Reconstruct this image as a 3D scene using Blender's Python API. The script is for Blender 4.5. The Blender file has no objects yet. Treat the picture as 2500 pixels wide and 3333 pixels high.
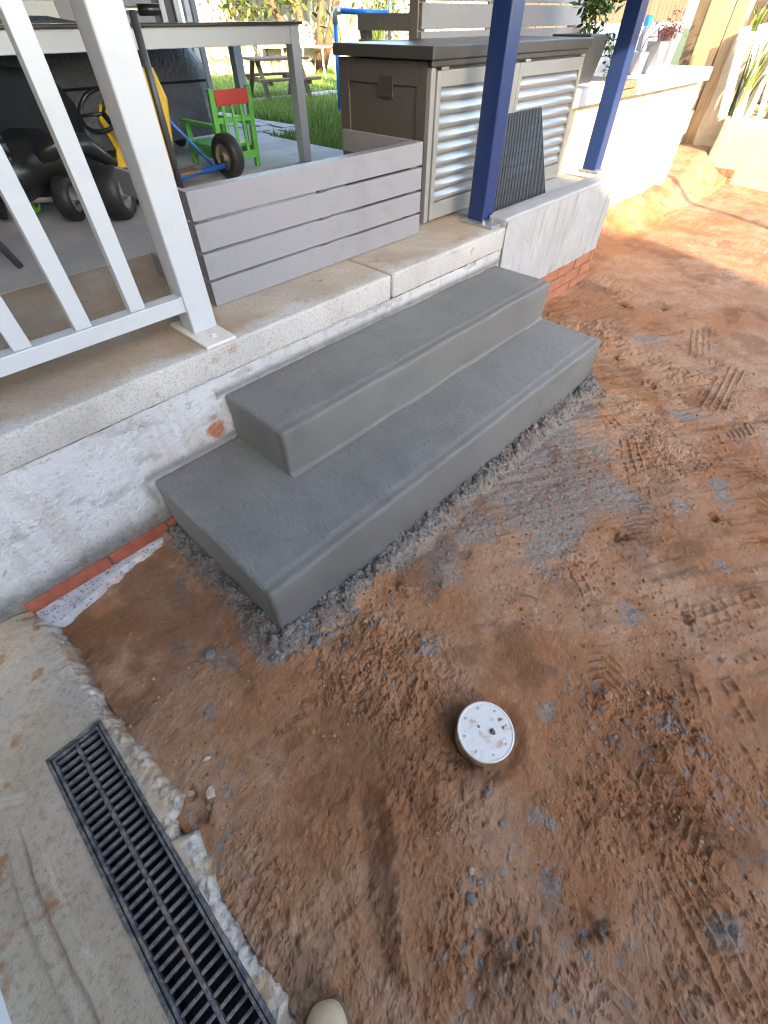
import bpy, math, random
import numpy as np
from mathutils import Vector, Matrix

random.seed(7)
RNG = np.random.default_rng(7)
scene = bpy.context.scene
COL = scene.collection

# ------------------------------------------------------------------ camera
CAM_POS = (-0.2494, -0.6987, 1.3807)
YAW, PITCH, ROLL = 0.7686, -0.8411, -0.0051
cam_data = bpy.data.cameras.new('camera')
cam_data.sensor_fit = 'VERTICAL'
cam_data.sensor_height = 36.0
cam_data.sensor_width = 27.0
cam_data.lens = 36.0 * 1442.12 / 3333.0
cam_data.clip_start = 0.02
cam_data.clip_end = 500.0
cam = bpy.data.objects.new('camera', cam_data)
COL.objects.link(cam)
_f = Vector((math.cos(PITCH) * math.cos(YAW), math.cos(PITCH) * math.sin(YAW), math.sin(PITCH)))
_r = Vector((math.sin(YAW), -math.cos(YAW), 0))
_u = _r.cross(_f)
_c, _s = math.cos(ROLL), math.sin(ROLL)
_r2, _u2 = _c * _r + _s * _u, -_s * _r + _c * _u
_m = Matrix((_r2, _u2, -_f)).transposed().to_4x4()
_m.translation = Vector(CAM_POS)
cam.matrix_world = _m
scene.camera = cam

# ------------------------------------------------------------------ sky, sun, exposure
SUN_EL = math.radians(21.5)
SUN_TO = Vector((0.42, 0.907, 0)).normalized() * math.cos(SUN_EL) + Vector((0, 0, -math.sin(SUN_EL)))
world = bpy.data.worlds.new('World')
scene.world = world
world.use_nodes = True
wn = world.node_tree
bg = wn.nodes['Background']
sky = wn.nodes.new('ShaderNodeTexSky')
sky.sky_type = 'NISHITA'
sky.sun_disc = False
sky.sun_elevation = SUN_EL
sky.sun_rotation = math.atan2(-SUN_TO.x, -SUN_TO.y)
sky.air_density = 1.0
sky.dust_density = 1.5
sky.ozone_density = 1.0
wn.links.new(sky.outputs['Color'], bg.inputs['Color'])
bg.inputs['Strength'].default_value = 0.15
sun_data = bpy.data.lights.new('sun', 'SUN')
sun_data.energy = 2.0
sun_data.angle = math.radians(0.53)
sun_data.color = (1.0, 0.80, 0.54)
sun = bpy.data.objects.new('sun', sun_data)
sun.rotation_euler = SUN_TO.to_track_quat('-Z', 'Y').to_euler()
sun.location = (-2, -12, 8)
COL.objects.link(sun)
scene.view_settings.view_transform = 'Standard'
scene.view_settings.look = 'None'
scene.view_settings.gamma = 1.0
scene.view_settings.exposure = 3.25
scene.view_settings.use_white_balance = True
scene.view_settings.white_balance_temperature = 7000
scene.render.filter_size = 1.15
scene.cycles.filter_width = 1.15
scene.view_settings.use_curve_mapping = False
scene.cycles.max_bounces = 10
scene.cycles.diffuse_bounces = 3
scene.cycles.use_denoising = True
scene.cycles.sample_clamp_indirect = 8.0

# ------------------------------------------------------------------ measures
H1, H2, T1, LEN, WD, OFF = 0.272, 0.19, 0.352, 2.10, 0.704, 0.355
ZS, ZSB = 0.633, 0.526

# ------------------------------------------------------------------ noise helpers
_TAB = np.random.default_rng(3).random((256, 256))
def vnoise(x, y):
    xi = np.floor(x).astype(int); yi = np.floor(y).astype(int)
    fx = x - xi; fy = y - yi
    fx = fx * fx * fx * (fx * (fx * 6 - 15) + 10); fy = fy * fy * fy * (fy * (fy * 6 - 15) + 10)
    a = _TAB[xi % 256, yi % 256]; b = _TAB[(xi + 1) % 256, yi % 256]
    c = _TAB[xi % 256, (yi + 1) % 256]; d = _TAB[(xi + 1) % 256, (yi + 1) % 256]
    return (a * (1 - fx) + b * fx) * (1 - fy) + (c * (1 - fx) + d * fx) * fy
def fbm(x, y, size, octs=4, seed=0, gain=0.5):
    s = 0; a = 1; t = 0
    x = x / size + seed * 17.3; y = y / size + seed * 9.7
    for o in range(octs):
        ca, sa = math.cos(0.7 * o), math.sin(0.7 * o)
        s = s + a * vnoise(x * ca - y * sa, x * sa + y * ca); t += a; a *= gain
        x = x * 2.03 + 5.1; y = y * 2.03 + 1.7
    return s / t
def worley(x, y, size, seed=0):
    x = x / size + seed * 3.7; y = y / size + seed * 11.3
    xi = np.floor(x).astype(int); yi = np.floor(y).astype(int)
    best = np.full(x.shape, 9.0)
    for i in (-1, 0, 1):
        for j in (-1, 0, 1):
            cx = xi + i; cy = yi + j
            px = cx + _TAB[(cx * 3 + seed) % 256, (cy * 5) % 256]; py = cy + _TAB[(cx * 7 + 11) % 256, (cy * 3 + seed) % 256]
            best = np.minimum(best, (px - x) ** 2 + (py - y) ** 2)
    return np.sqrt(best)
def sstep(a, b, x):
    t = np.clip((x - a) / (b - a), 0, 1)
    return t * t * (3 - 2 * t)

# ------------------------------------------------------------------ mesh builder
class MB:
    def __init__(self):
        self.v = []; self.f = []
    def add(self, vs, fs):
        n = len(self.v); self.v.extend([tuple(map(float, p)) for p in vs]); self.f.extend([tuple(i + n for i in q) for q in fs]); return self
    def box(self, a, b):
        x0, y0, z0 = a; x1, y1, z1 = b
        return self.add([(x0,y0,z0),(x1,y0,z0),(x1,y1,z0),(x0,y1,z0),(x0,y0,z1),(x1,y0,z1),(x1,y1,z1),(x0,y1,z1)],
                        [(0,3,2,1),(4,5,6,7),(0,1,5,4),(1,2,6,5),(2,3,7,6),(3,0,4,7)])
    def bar(self, p, q, w, t, up=(0,0,1)):
        p = Vector(p); q = Vector(q); d = (q - p).normalized(); up = Vector(up)
        if abs(d.dot(up)) > 0.98: up = Vector((1,0,0))
        s = d.cross(up).normalized(); u = s.cross(d).normalized()
        vs = []
        for e in (p, q):
            for a, b in ((-1,-1),(1,-1),(1,1),(-1,1)):
                vs.append(e + s * (a * w / 2) + u * (b * t / 2))
        return self.add(vs, [(0,1,2,3),(7,6,5,4),(0,4,5,1),(1,5,6,2),(2,6,7,3),(3,7,4,0)])
    def tube(self, pts, r, n=10, cap=True):
        pts = [Vector(p) for p in pts]; m = len(pts)
        rs = r if isinstance(r, (list, tuple)) else [r] * m
        vs = []; fs = []; ref = None
        for i, p in enumerate(pts):
            d = (pts[min(i+1, m-1)] - pts[max(i-1, 0)]).normalized()
            if ref is None:
                ref = Vector((0,0,1)) if abs(d.z) < 0.9 else Vector((1,0,0))
            s = d.cross(ref).normalized(); u = s.cross(d).normalized(); ref = u
            for k in range(n):
                a = 2 * math.pi * k / n
                vs.append(p + (s * math.cos(a) + u * math.sin(a)) * rs[i])
        for i in range(m - 1):
            for k in range(n):
                fs.append((i*n+k, i*n+(k+1)%n, (i+1)*n+(k+1)%n, (i+1)*n+k))
        if cap:
            fs.append(tuple(range(n-1, -1, -1))); fs.append(tuple(range((m-1)*n, m*n)))
        return self.add(vs, fs)
    def lathe(self, prof, center=(0,0,0), n=24, axis=(0,0,1), cap=False):
        ax = Vector(axis).normalized(); ref = Vector((1,0,0)) if abs(ax.x) < 0.9 else Vector((0,1,0))
        s = ax.cross(ref).normalized(); u = ax.cross(s).normalized(); c = Vector(center); vs = []; fs = []
        for r, h in prof:
            for k in range(n):
                a = 2 * math.pi * k / n
                vs.append(c + ax * h + (s * math.cos(a) + u * math.sin(a)) * max(r, 1e-4))
        m = len(prof)
        for i in range(m - 1):
            for k in range(n):
                fs.append((i*n+k, i*n+(k+1)%n, (i+1)*n+(k+1)%n, (i+1)*n+k))
        if cap:
            fs.append(tuple(range(n-1,-1,-1))); fs.append(tuple(range((m-1)*n, m*n)))
        return self.add(vs, fs)
    def prism(self, poly, z0, z1):
        n = len(poly); vs = [(x,y,z0) for x,y in poly] + [(x,y,z1) for x,y in poly]
        return self.add(vs, [tuple(range(n-1,-1,-1)), tuple(range(n, 2*n))] + [(i,(i+1)%n,n+(i+1)%n,n+i) for i in range(n)])
    def lump(self, c, r, rnd, squash=0.75):
        t = (1 + 5 ** 0.5) / 2
        base = [(-1,t,0),(1,t,0),(-1,-t,0),(1,-t,0),(0,-1,t),(0,1,t),(0,-1,-t),(0,1,-t),(t,0,-1),(t,0,1),(-t,0,-1),(-t,0,1)]
        fs = [(0,11,5),(0,5,1),(0,1,7),(0,7,10),(0,10,11),(1,5,9),(5,11,4),(11,10,2),(10,7,6),(7,1,8),(3,9,4),(3,4,2),(3,2,6),(3,6,8),(3,8,9),(4,9,5),(2,4,11),(6,2,10),(8,6,7),(9,8,1)]
        ex = (rnd.uniform(.7,1.4), rnd.uniform(.7,1.4), rnd.uniform(.6,1.1)*squash)
        an = rnd.uniform(0, 6.28); ca, sa = math.cos(an), math.sin(an); vs = []
        for p in base:
            k = r / 1.9 * rnd.uniform(.72, 1.25)
            x, y, z = p[0]*k*ex[0], p[1]*k*ex[1], p[2]*k*ex[2]
            vs.append((c[0]+x*ca-y*sa, c[1]+x*sa+y*ca, c[2]+z))
        return self.add(vs, fs)

def rounded_box(a, b, r, step, noise=None):
    """Box with rounded edges and subdivided faces; returns an MB."""
    a = np.array(a, float); b = np.array(b, float); mb = MB()
    def lines(k):
        n = max(1, int(round((b[k]-a[k]-2*r)/step)))
        inner = np.linspace(a[k]+r, b[k]-r, n+1)
        e = np.array([0, .35, .7]) * r
        return np.concatenate([a[k]+e, inner, b[k]-e[::-1]])
    Ls = [lines(k) for k in range(3)]
    index = {}
    def vid(p):
        key = tuple(np.round(p, 5))
        if key not in index:
            q = np.clip(p, a + r, b - r); d = p - q; n = np.linalg.norm(d)
            w = q + d / n * r if n > 1e-9 else p
            if noise is not None: w = w + noise(w)
            index[key] = len(mb.v); mb.v.append(tuple(map(float, w)))
        return index[key]
    for k in range(3):
        i, j = [(1,2),(2,0),(0,1)][k]
        for side in (0, 1):
            val = (a, b)[side][k]
            for u in range(len(Ls[i])-1):
                for w in range(len(Ls[j])-1):
                    q = []
                    for (du, dw) in ((0,0),(1,0),(1,1),(0,1)):
                        p = np.zeros(3); p[k] = val; p[i] = Ls[i][u+du]; p[j] = Ls[j][w+dw]; q.append(vid(p))
                    if not side: q.reverse()
                    mb.f.append(tuple(q))
    return mb

OFFSET = {}
def obj(name, mb, mat, parent=None, bevel=0.0, smooth=False, local=False, label=None):
    me = bpy.data.meshes.new(name)
    vs = mb.v
    if parent is not None and not local:
        o = OFFSET.get(parent.name, (0,0,0)); vs = [(p[0]-o[0], p[1]-o[1], p[2]-o[2]) for p in vs]
    me.from_pydata(vs, [], mb.f); me.validate(); me.materials.append(mat)
    if smooth: me.shade_smooth()
    ob = bpy.data.objects.new(name, me); COL.objects.link(ob)
    if parent is not None:
        ob.parent = parent; OFFSET[ob.name] = OFFSET.get(parent.name, (0,0,0))
    if bevel:
        m = ob.modifiers.new('edge', 'BEVEL'); m.width = bevel; m.segments = 2; m.limit_method = 'ANGLE'; m.angle_limit = 0.6
    if label: ob['label'] = label
    return ob
def tag(o, label, cat, group=None):
    o['label'] = label; o['category'] = cat
    if group: o['group'] = group
    return o
def thing(name, label, cat, loc=(0,0,0), rotz=0.0, group=None):
    o = bpy.data.objects.new(name, None); COL.objects.link(o)
    o.location = loc; o.rotation_euler = (0,0,rotz); o.empty_display_size = 0.1
    OFFSET[o.name] = loc
    return tag(o, label, cat, group)
def kind(o, k):
    o['kind'] = k; return o
def share(src, parent, loc=(0,0,0), rot=(0,0,0), name=None):
    c = src.copy(); COL.objects.link(c); c.parent = parent; c.location = loc; c.rotation_euler = rot
    OFFSET[c.name] = OFFSET.get(parent.name, (0,0,0))
    return c
def grid_object(name, xs, ys, zf, mat, attrs=None, parent=None, drop=None, smooth=True, to=None):
    X, Y = np.meshgrid(xs, ys, indexing='ij')
    Z = zf(X, Y)
    nx, ny = X.shape
    P = np.stack([X, Y, Z], -1).reshape(-1, 3) if to is None else to(X, Y, Z).reshape(-1, 3)
    idx = np.arange(nx*ny).reshape(nx, ny)
    F = np.stack([idx[:-1,:-1], idx[1:,:-1], idx[1:,1:], idx[:-1,1:]], -1).reshape(-1, 4)
    if drop is not None:
        cx = (X[:-1,:-1]+X[1:,1:])/2; cy = (Y[:-1,:-1]+Y[1:,1:])/2
        F = F[~drop(cx, cy).reshape(-1)]
    me = bpy.data.meshes.new(name)
    me.vertices.add(len(P)); me.vertices.foreach_set('co', P.astype(np.float32).ravel())
    me.loops.add(F.size); me.loops.foreach_set('vertex_index', F.astype(np.int32).ravel())
    me.polygons.add(len(F)); me.polygons.foreach_set('loop_start', np.arange(0, F.size, 4, dtype=np.int32))
    me.update(calc_edges=True)
    for k, fn in (attrs or {}).items():
        at = me.attributes.new(k, 'FLOAT', 'POINT'); at.data.foreach_set('value', fn(X, Y, Z).astype(np.float32).ravel())
    me.materials.append(mat)
    if smooth: me.shade_smooth()
    ob = bpy.data.objects.new(name, me); COL.objects.link(ob)
    if parent is not None: ob.parent = parent
    return ob

# ------------------------------------------------------------------ materials
class N:
    """Small node-graph helper around one material."""
    def __init__(self, name):
        self.m = bpy.data.materials.new(name); self.m.use_nodes = True
        self.t = self.m.node_tree; self.b = self.t.nodes['Principled BSDF']
        self.tc = self.t.nodes.new('ShaderNodeTexCoord')
    def link(self, a, b): self.t.links.new(a, b)
    def mapped(self, scale=(1,1,1), rot=(0,0,0)):
        mp = self.t.nodes.new('ShaderNodeMapping'); mp.inputs['Scale'].default_value = scale; mp.inputs['Rotation'].default_value = rot
        self.link(self.tc.outputs['Object'], mp.inputs['Vector']); return mp.outputs['Vector']
    def noise(self, scale, detail=5, rough=.6, vec=None, dist=0.0):
        n = self.t.nodes.new('ShaderNodeTexNoise'); n.inputs['Scale'].default_value = scale; n.inputs['Detail'].default_value = detail
        n.inputs['Roughness'].default_value = rough; n.inputs['Distortion'].default_value = dist
        self.link(vec or self.tc.outputs['Object'], n.inputs['Vector']); return n.outputs['Fac']
    def voro(self, scale, vec=None, feature='F1'):
        n = self.t.nodes.new('ShaderNodeTexVoronoi'); n.inputs['Scale'].default_value = scale; n.feature = feature
        self.link(vec or self.tc.outputs['Object'], n.inputs['Vector']); return n.outputs['Distance']
    def wave(self, scale, dist=1.0, vec=None, direction='X', dscale=2.0):
        n = self.t.nodes.new('ShaderNodeTexWave'); n.inputs['Scale'].default_value = scale; n.inputs['Distortion'].default_value = dist
        n.inputs['Detail'].default_value = 3; n.inputs['Detail Scale'].default_value = dscale; n.bands_direction = direction
        self.link(vec or self.tc.outputs['Object'], n.inputs['Vector']); return n.outputs['Fac']
    def attr(self, name):
        n = self.t.nodes.new('ShaderNodeAttribute'); n.attribute_name = name; return n.outputs['Fac']
    def ramp(self, fac, stops):
        r = self.t.nodes.new('ShaderNodeValToRGB'); e = r.color_ramp.elements
        while len(e) < len(stops): e.new(0.5)
        for k, (p, c) in enumerate(stops):
            e[k].position = p; e[k].color = (c if len(c) == 4 else (*c, 1)) if not isinstance(c, float) else (c, c, c, 1)
        self.link(fac, r.inputs['Fac']); return r.outputs['Color']
    def mix(self, fac, a, b, mode='MIX'):
        n = self.t.nodes.new('ShaderNodeMix'); n.data_type = 'RGBA'; n.blend_type = mode
        for sock, v in ((n.inputs[0], fac), (n.inputs[6], a), (n.inputs[7], b)):
            if isinstance(v, (int, float)): sock.default_value = v
            elif isinstance(v, tuple): sock.default_value = v if len(v) == 4 else (*v, 1)
            else: self.link(v, sock)
        return n.outputs[2]
    def math(self, op, a, b=0.5, clamp=False):
        n = self.t.nodes.new('ShaderNodeMath'); n.operation = op; n.use_clamp = clamp
        for sock, v in ((n.inputs[0], a), (n.inputs[1], b)):
            if isinstance(v, (int, float)): sock.default_value = v
            else: self.link(v, sock)
        return n.outputs[0]
    def bump(self, height, strength=.5, dist=.01, prev=None):
        n = self.t.nodes.new('ShaderNodeBump'); n.inputs['Strength'].default_value = strength; n.inputs['Distance'].default_value = dist
        self.link(height, n.inputs['Height'])
        if prev is not None: self.link(prev, n.inputs['Normal'])
        return n.outputs['Normal']
    def out(self, color=None, rough=.6, metal=0.0, normal=None, spec=None):
        b = self.b
        if isinstance(color, tuple): b.inputs['Base Color'].default_value = (*color[:3], 1)
        elif color is not None: self.link(color, b.inputs['Base Color'])
        if isinstance(rough, (int, float)): b.inputs['Roughness'].default_value = rough
        else: self.link(rough, b.inputs['Roughness'])
        b.inputs['Metallic'].default_value = metal
        if spec is not None: b.inputs['Specular IOR Level'].default_value = spec
        if normal is not None: self.link(normal, b.inputs['Normal'])
        return self.m

def simple(name, c, rough=.5, metal=0.0, var=.12, scale=9.0, bump=.0, bscale=120.0, spec=None):
    n = N(name)
    f = n.noise(scale, 5, .65)
    lo = tuple(v * (1 - var) for v in c); hi = tuple(min(1, v * (1 + var)) for v in c)
    col = n.ramp(f, [(.3, lo), (.7, hi)])
    nr = n.bump(n.noise(bscale, 3), bump, .004) if bump else None
    return n.out(col, rough, metal, nr, spec)

M = {}
# earth
n = N('dirt_earth')
big = n.noise(1.6, 6, .62); mid = n.noise(11.0, 6, .72); fine = n.noise(48.0, 6, .75); grit = n.noise(150.0, 5, .75)
base = n.ramp(big, [(.30, (0.266,0.106,0.041)), (.50, (0.322,0.145,0.063)), (.70, (0.363,0.180,0.089))])
base = n.mix(n.ramp(mid, [(.44, 0.0), (.60, .6)]), base, (0.282,0.106,0.040))
base = n.mix(n.ramp(fine, [(.50, 0.0), (.66, .65)]), base, (0.408,0.205,0.100))
base = n.mix(n.ramp(grit, [(.32, .6), (.43, 0.0)]), base, (0.138,0.053,0.021))
base = n.mix(n.ramp(grit, [(.60, 0.0), (.72, .5)]), base, (0.474,0.283,0.164))
paleN = n.noise(5.0, 6, .68)
base = n.mix(n.math('MULTIPLY', n.attr('pale'), n.ramp(paleN, [(.38, .1), (.58, .85)])), base, n.ramp(fine, [(.35, (0.351,0.205,0.123)), (.65, (0.474,0.301,0.190))]))
sl = n.math('MULTIPLY', n.attr('slurry'), n.ramp(n.noise(30.0, 6, .75), [(.34, .35), (.54, 1.0)]), True)
base = n.mix(sl, base, n.ramp(n.noise(70.0, 6, .75), [(.34, (0.110,0.101,0.088)), (.66, (0.299,0.283,0.255))]))
base = n.mix(n.attr('darkened'), base, (0.122,0.057,0.027))
h = n.math('ADD', n.math('MULTIPLY', fine, 1.0), n.math('MULTIPLY', grit, .55))
nr = n.bump(h, .9, .011)
M['dirt'] = n.out(base, n.ramp(mid, [(.3, .95), (.7, .70)]), 0, nr, .3)

# fresh concrete
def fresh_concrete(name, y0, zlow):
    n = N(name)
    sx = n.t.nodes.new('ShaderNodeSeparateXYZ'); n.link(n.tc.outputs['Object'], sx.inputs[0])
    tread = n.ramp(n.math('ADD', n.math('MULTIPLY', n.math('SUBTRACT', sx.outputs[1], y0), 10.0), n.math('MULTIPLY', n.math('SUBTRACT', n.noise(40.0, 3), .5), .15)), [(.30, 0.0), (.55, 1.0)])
    broom = n.noise(26.0, 5, .75, n.mapped((3.2, 1.3, 3.2), (0, 0, -.62))); gr = n.noise(130.0, 5, .8); bl = n.noise(1.7, 6, .6); md = n.noise(7.0, 6, .7)
    col = n.ramp(bl, [(.28, (.150,.148,.139)), (.72, (.245,.242,.228))])
    col = n.mix(n.ramp(md, [(.40, .0), (.66, .45)]), col, (.245,.239,.222))
    col = n.mix(n.ramp(md, [(.26, .4), (.42, .0)]), col, (.120,.123,.121))
    col = n.mix(n.math('MULTIPLY', tread, n.ramp(broom, [(.36, .40), (.50, 0.0)])), col, (.125,.124,.118))
    col = n.mix(n.ramp(gr, [(.60, 0.0), (.76, .30)]), col, (.27,.27,.262))
    col = n.mix(n.ramp(gr, [(.27, .28), (.42, 0.0)]), col, (.105,.106,.103))
    col = n.mix(n.ramp(n.voro(8.5), [(.024, .95), (.040, 0.0)]), col, (.03,.03,.03))
    col = n.mix(n.math('SUBTRACT', 1.0, tread), col, n.mix(1.0, col, (.74,.74,.735), 'MULTIPLY'))  # risers made darker in the colour, so the treads read as better lit
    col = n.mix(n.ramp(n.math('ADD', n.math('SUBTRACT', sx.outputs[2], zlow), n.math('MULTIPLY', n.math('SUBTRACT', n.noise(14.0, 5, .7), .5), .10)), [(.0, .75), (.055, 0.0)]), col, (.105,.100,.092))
    h = n.math('ADD', n.math('MULTIPLY', n.math('MULTIPLY', broom, tread), 1.5), n.math('MULTIPLY', gr, .6))
    return n.out(col, n.ramp(md, [(.3, .5), (.7, .8)]), 0, n.bump(h, 1.0, .008), .4)
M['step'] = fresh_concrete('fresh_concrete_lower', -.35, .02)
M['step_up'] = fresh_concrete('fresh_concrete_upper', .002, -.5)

n = N('wet_mortar')
col = n.ramp(n.noise(45.0, 5, .7), [(.3, (.055,.053,.050)), (.7, (.205,.199,.186))])
M['mortar'] = n.out(col, .75, 0, n.bump(n.noise(160.0, 4), .7, .006), .4)

# old concrete slab
def old_concrete(name, a, b, stain, speck=.5):
    n = N(name)
    bl = n.noise(3.0, 6, .62); fi = n.noise(120.0, 4, .65); sp = n.noise(420.0, 2, .6)
    col = n.ramp(bl, [(.32, a), (.66, b)])
    col = n.mix(n.ramp(n.noise(1.7, 5, .6, dist=.4), [(.45, 0.0), (.66, .7)]), col, stain)
    col = n.mix(n.ramp(fi, [(.34, speck), (.52, 0.0)]), col, tuple(v * .55 for v in a))
    col = n.mix(n.ramp(sp, [(.60, 0.0), (.72, .55)]), col, tuple(min(1, v * 1.35) for v in b))
    return n.out(col, .88, 0, n.bump(n.math('ADD', fi, sp), .55, .003), .25)
n = N('weathered_slab')
bl = n.noise(3.0, 6, .62); fi = n.noise(130.0, 5, .75); sp = n.noise(260.0, 3, .7)
col = n.ramp(bl, [(.32, (.40,.345,.28)), (.66, (.53,.47,.39))])
col = n.mix(n.ramp(n.noise(1.7, 5, .6, dist=.4), [(.42, 0.0), (.62, .8)]), col, (.39,.26,.165))
sx = n.t.nodes.new('ShaderNodeSeparateXYZ'); n.link(n.tc.outputs['Object'], sx.inputs[0])
e_ = n.math('ADD', n.math('MULTIPLY', n.math('SUBTRACT', sx.outputs[1], .704), 11.0), n.math('MULTIPLY', n.math('SUBTRACT', n.noise(7.0, 5, .6), .5), 2.2))
col = n.mix(n.ramp(e_, [(.10, 1.0), (.75, 0.0)]), col, n.ramp(bl, [(.3, (.45,.44,.425)), (.7, (.58,.575,.56))]))
col = n.mix(n.ramp(fi, [(.36, .55), (.50, 0.0)]), col, (.21,.175,.14))
col = n.mix(n.ramp(sp, [(.60, 0.0), (.74, .5)]), col, (.56,.52,.46))
col = n.mix(n.ramp(n.noise(9.5, 6, .7), [(.60, 0.0), (.70, .75)]), col, (.33,.17,.085))
col = n.mix(n.ramp(n.noise(2.3, 5, .6), [(.52, 0.0), (.70, .5)]), col, (.30,.275,.25))
M['slab'] = n.out(col, .9, 0, n.bump(n.math('ADD', fi, sp), .8, .005), .25)
M['slab_edge'] = old_concrete('slab_edge_concrete', (.43,.42,.40), (.56,.555,.54), (.40,.36,.31))
M['floor'] = old_concrete('patio_concrete', (.36,.365,.37), (.50,.505,.51), (.34,.33,.32), .35)
n = N('apron_concrete')
bl = n.noise(4.0, 6, .65); fi = n.noise(70.0, 6, .75)
col = n.ramp(bl, [(.3, (0.395,0.313,0.220)), (.68, (0.553,0.446,0.332))])
col = n.mix(n.ramp(n.noise(1.9, 5, .6), [(.5, 0.0), (.66, .65)]), col, (0.366,0.336,0.300))
col = n.mix(n.ramp(fi, [(.33, .6), (.5, 0.0)]), col, (0.207,0.164,0.112))
col = n.mix(n.ramp(n.noise(11.0, 4, .5), [(.62, 0.0), (.69, .85)]), col, (0.336,0.151,0.060))
col = n.mix(n.ramp(n.noise(5.5, 6, .7), [(.30, .6), (.46, 0.0)]), col, (0.247,0.207,0.168))
col = n.mix(n.ramp(n.noise(9.0, 5, .7, dist=.6), [(.60, 0.0), (.70, .6)]), col, (0.593,0.508,0.416))
br = n.mix(n.ramp(n.noise(55.0, 6, .75), [(.38, .9), (.54, 0.0)]), (0.652,0.574,0.496), (0.257,0.225,0.192))
br = n.mix(n.ramp(n.noise(7.0, 4, .6), [(.44, 0.0), (.60, .9)]), br, (0.494,0.309,0.152))
col = n.mix(n.attr('broken'), col, br)
col = n.mix(n.attr('soil'), col, (0.237,0.111,0.056))
M['apron'] = n.out(col, .9, 0, n.bump(n.math('ADD', fi, n.noise(200.0, 4, .7)), .9, .007), .25)

# painted render
n = N('painted_render')
sti = n.noise(85.0, 5, .7); sp = n.noise(38.0, 5, .75, dist=.6); bl = n.noise(2.6, 5, .6)
col = n.ramp(bl, [(.3, (.47,.475,.485)), (.7, (.62,.63,.645))])
col = n.mix(n.ramp(sp, [(.33, .9), (.44, 0.0)]), col, (.33,.30,.265))
drip = n.noise(9.0, 4, .6, n.mapped((1.6, 1.6, .18)))
col = n.mix(n.ramp(drip, [(.52, 0.0), (.68, .5)]), col, (.42,.36,.31))
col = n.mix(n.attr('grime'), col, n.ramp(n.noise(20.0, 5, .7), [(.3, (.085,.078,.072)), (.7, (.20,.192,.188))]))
col = n.mix(n.attr('red'), col, (.42,.13,.065))
M['render'] = n.out(col, .85, 0, n.bump(n.math('ADD', sti, sp), .9, .012), .25)
n = N('trowelled_render')
cm = n.noise(30.0, 4, .7, n.mapped((3.2, 3.2, .28), (0, .22, 0))); cm2 = n.noise(42.0, 4, .7, n.mapped((2.5, 2.5, .45), (0, -.9, 0)))
sel = n.ramp(n.noise(2.4, 3, .5), [(.5, 0.0), (.56, 1.0)])
cmb = n.mix(sel, cm, cm2); bl = n.noise(3.0, 5, .6)
col = n.ramp(bl, [(.3, (.30,.308,.32)), (.7, (.375,.385,.40))])
col = n.mix(n.ramp(cmb, [(.30, .55), (.43, 0.0)]), col, (.42,.40,.38))
col = n.mix(n.attr('hollow_shade'), col, (.20,.19,.175))  # shade of the comb grooves painted into the render colour
M['trowel'] = n.out(col, .85, 0, n.bump(n.noise(120.0, 4, .7), .6, .004), .25)
M['sunwall'] = simple('lime_render', (.44,.385,.285), .9, 0, .15, 5, .5, 60)
M['brick'] = simple('red_brick', (.25,.066,.036), .85, 0, .25, 30, .5, 150)
M['old_brick'] = simple('old_brick', (.33,.135,.075), .9, 0, .3, 22, .6, 120)
M['mortarjoint'] = simple('joint_mortar', (.17,.14,.115), .95, 0, .2, 30, .5, 150)
n = N('broken_footing')
col = n.ramp(n.noise(12.0, 5, .6), [(.3, (.36,.35,.36)), (.7, (.52,.51,.52))])
col = n.mix(n.ramp(n.voro(70.0), [(.24, 1.0), (.34, 0.0)]), col, n.ramp(n.noise(90.0, 2), [(.3, (.10,.11,.14)), (.7, (.30,.32,.36))]))
col = n.mix(n.ramp(n.noise(6.0, 4, .6), [(.52, 0.0), (.68, .7)]), col, (.42,.28,.19))
M['footing'] = n.out(col, .9, 0, n.bump(n.noise(90.0, 5, .7), .8, .008), .25)

def painted(name, c, rough, dirt=.10, metal=0.0, orange=.06):
    n = N(name)
    d = n.noise(7.0, 6, .7)
    col = n.mix(n.ramp(d, [(.52, 0.0), (.74, dirt * 5)]), c, tuple(v * .62 for v in c))
    col = n.mix(n.ramp(n.noise(64.0, 4, .6), [(.70, 0.0), (.80, min(.35, dirt*4))]), col, tuple(v * .5 for v in c))
    return n.out(col, n.ramp(n.noise(22.0, 4), [(.3, max(.05, rough - .07)), (.7, rough + .1)]), metal, n.bump(n.noise(240.0, 2), orange, .001))
M['white'] = painted('white_powder_coat', (.40,.425,.455), .34, .05)
M['plate'] = painted('white_plate_paint', (.56,.54,.50), .5, .12)
M['slat'] = painted('grey_slat_coat', (.222,.222,.243), .38, .08)
M['slat_dark'] = painted('dark_slat_coat', (.20,.19,.175), .42, .08)
M['silver'] = simple('silver_louvre', (.42,.43,.435), .3, .6, .04, 3)
M['cab_frame'] = painted('cabinet_frame_grey', (.27,.275,.27), .4, .06, .2)
M['resin'] = painted('brown_grey_resin', (.085,.077,.070), .5, .05, 0, .25)
M['lid'] = painted('dark_lid', (.060,.056,.054), .35, .08, .1)
M['blue'] = simple('blue_post_paint', (.013,.032,.118), .3, 0, .05, 3)
M['bluepipe'] = simple('blue_plastic_pipe', (.015,.20,.72), .35, 0, .08)
M['galv'] = simple('galvanised_steel', (.50,.52,.54), .4, .75, .15, 30)
M['steel'] = simple('dull_steel', (.45,.45,.44), .45, .8, .15, 40)
n = N('cast_iron')
col = n.ramp(n.noise(26.0, 5, .7), [(.35, (.032,.033,.036)), (.62, (.105,.107,.112))])
col = n.mix(n.ramp(n.noise(30.0, 6, .8), [(.46, 0.0), (.60, .85)]), col, (.25,.23,.20))
col = n.mix(n.ramp(n.noise(9.0, 5, .7), [(.54, 0.0), (.66, .8)]), col, (.27,.17,.09))
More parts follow.
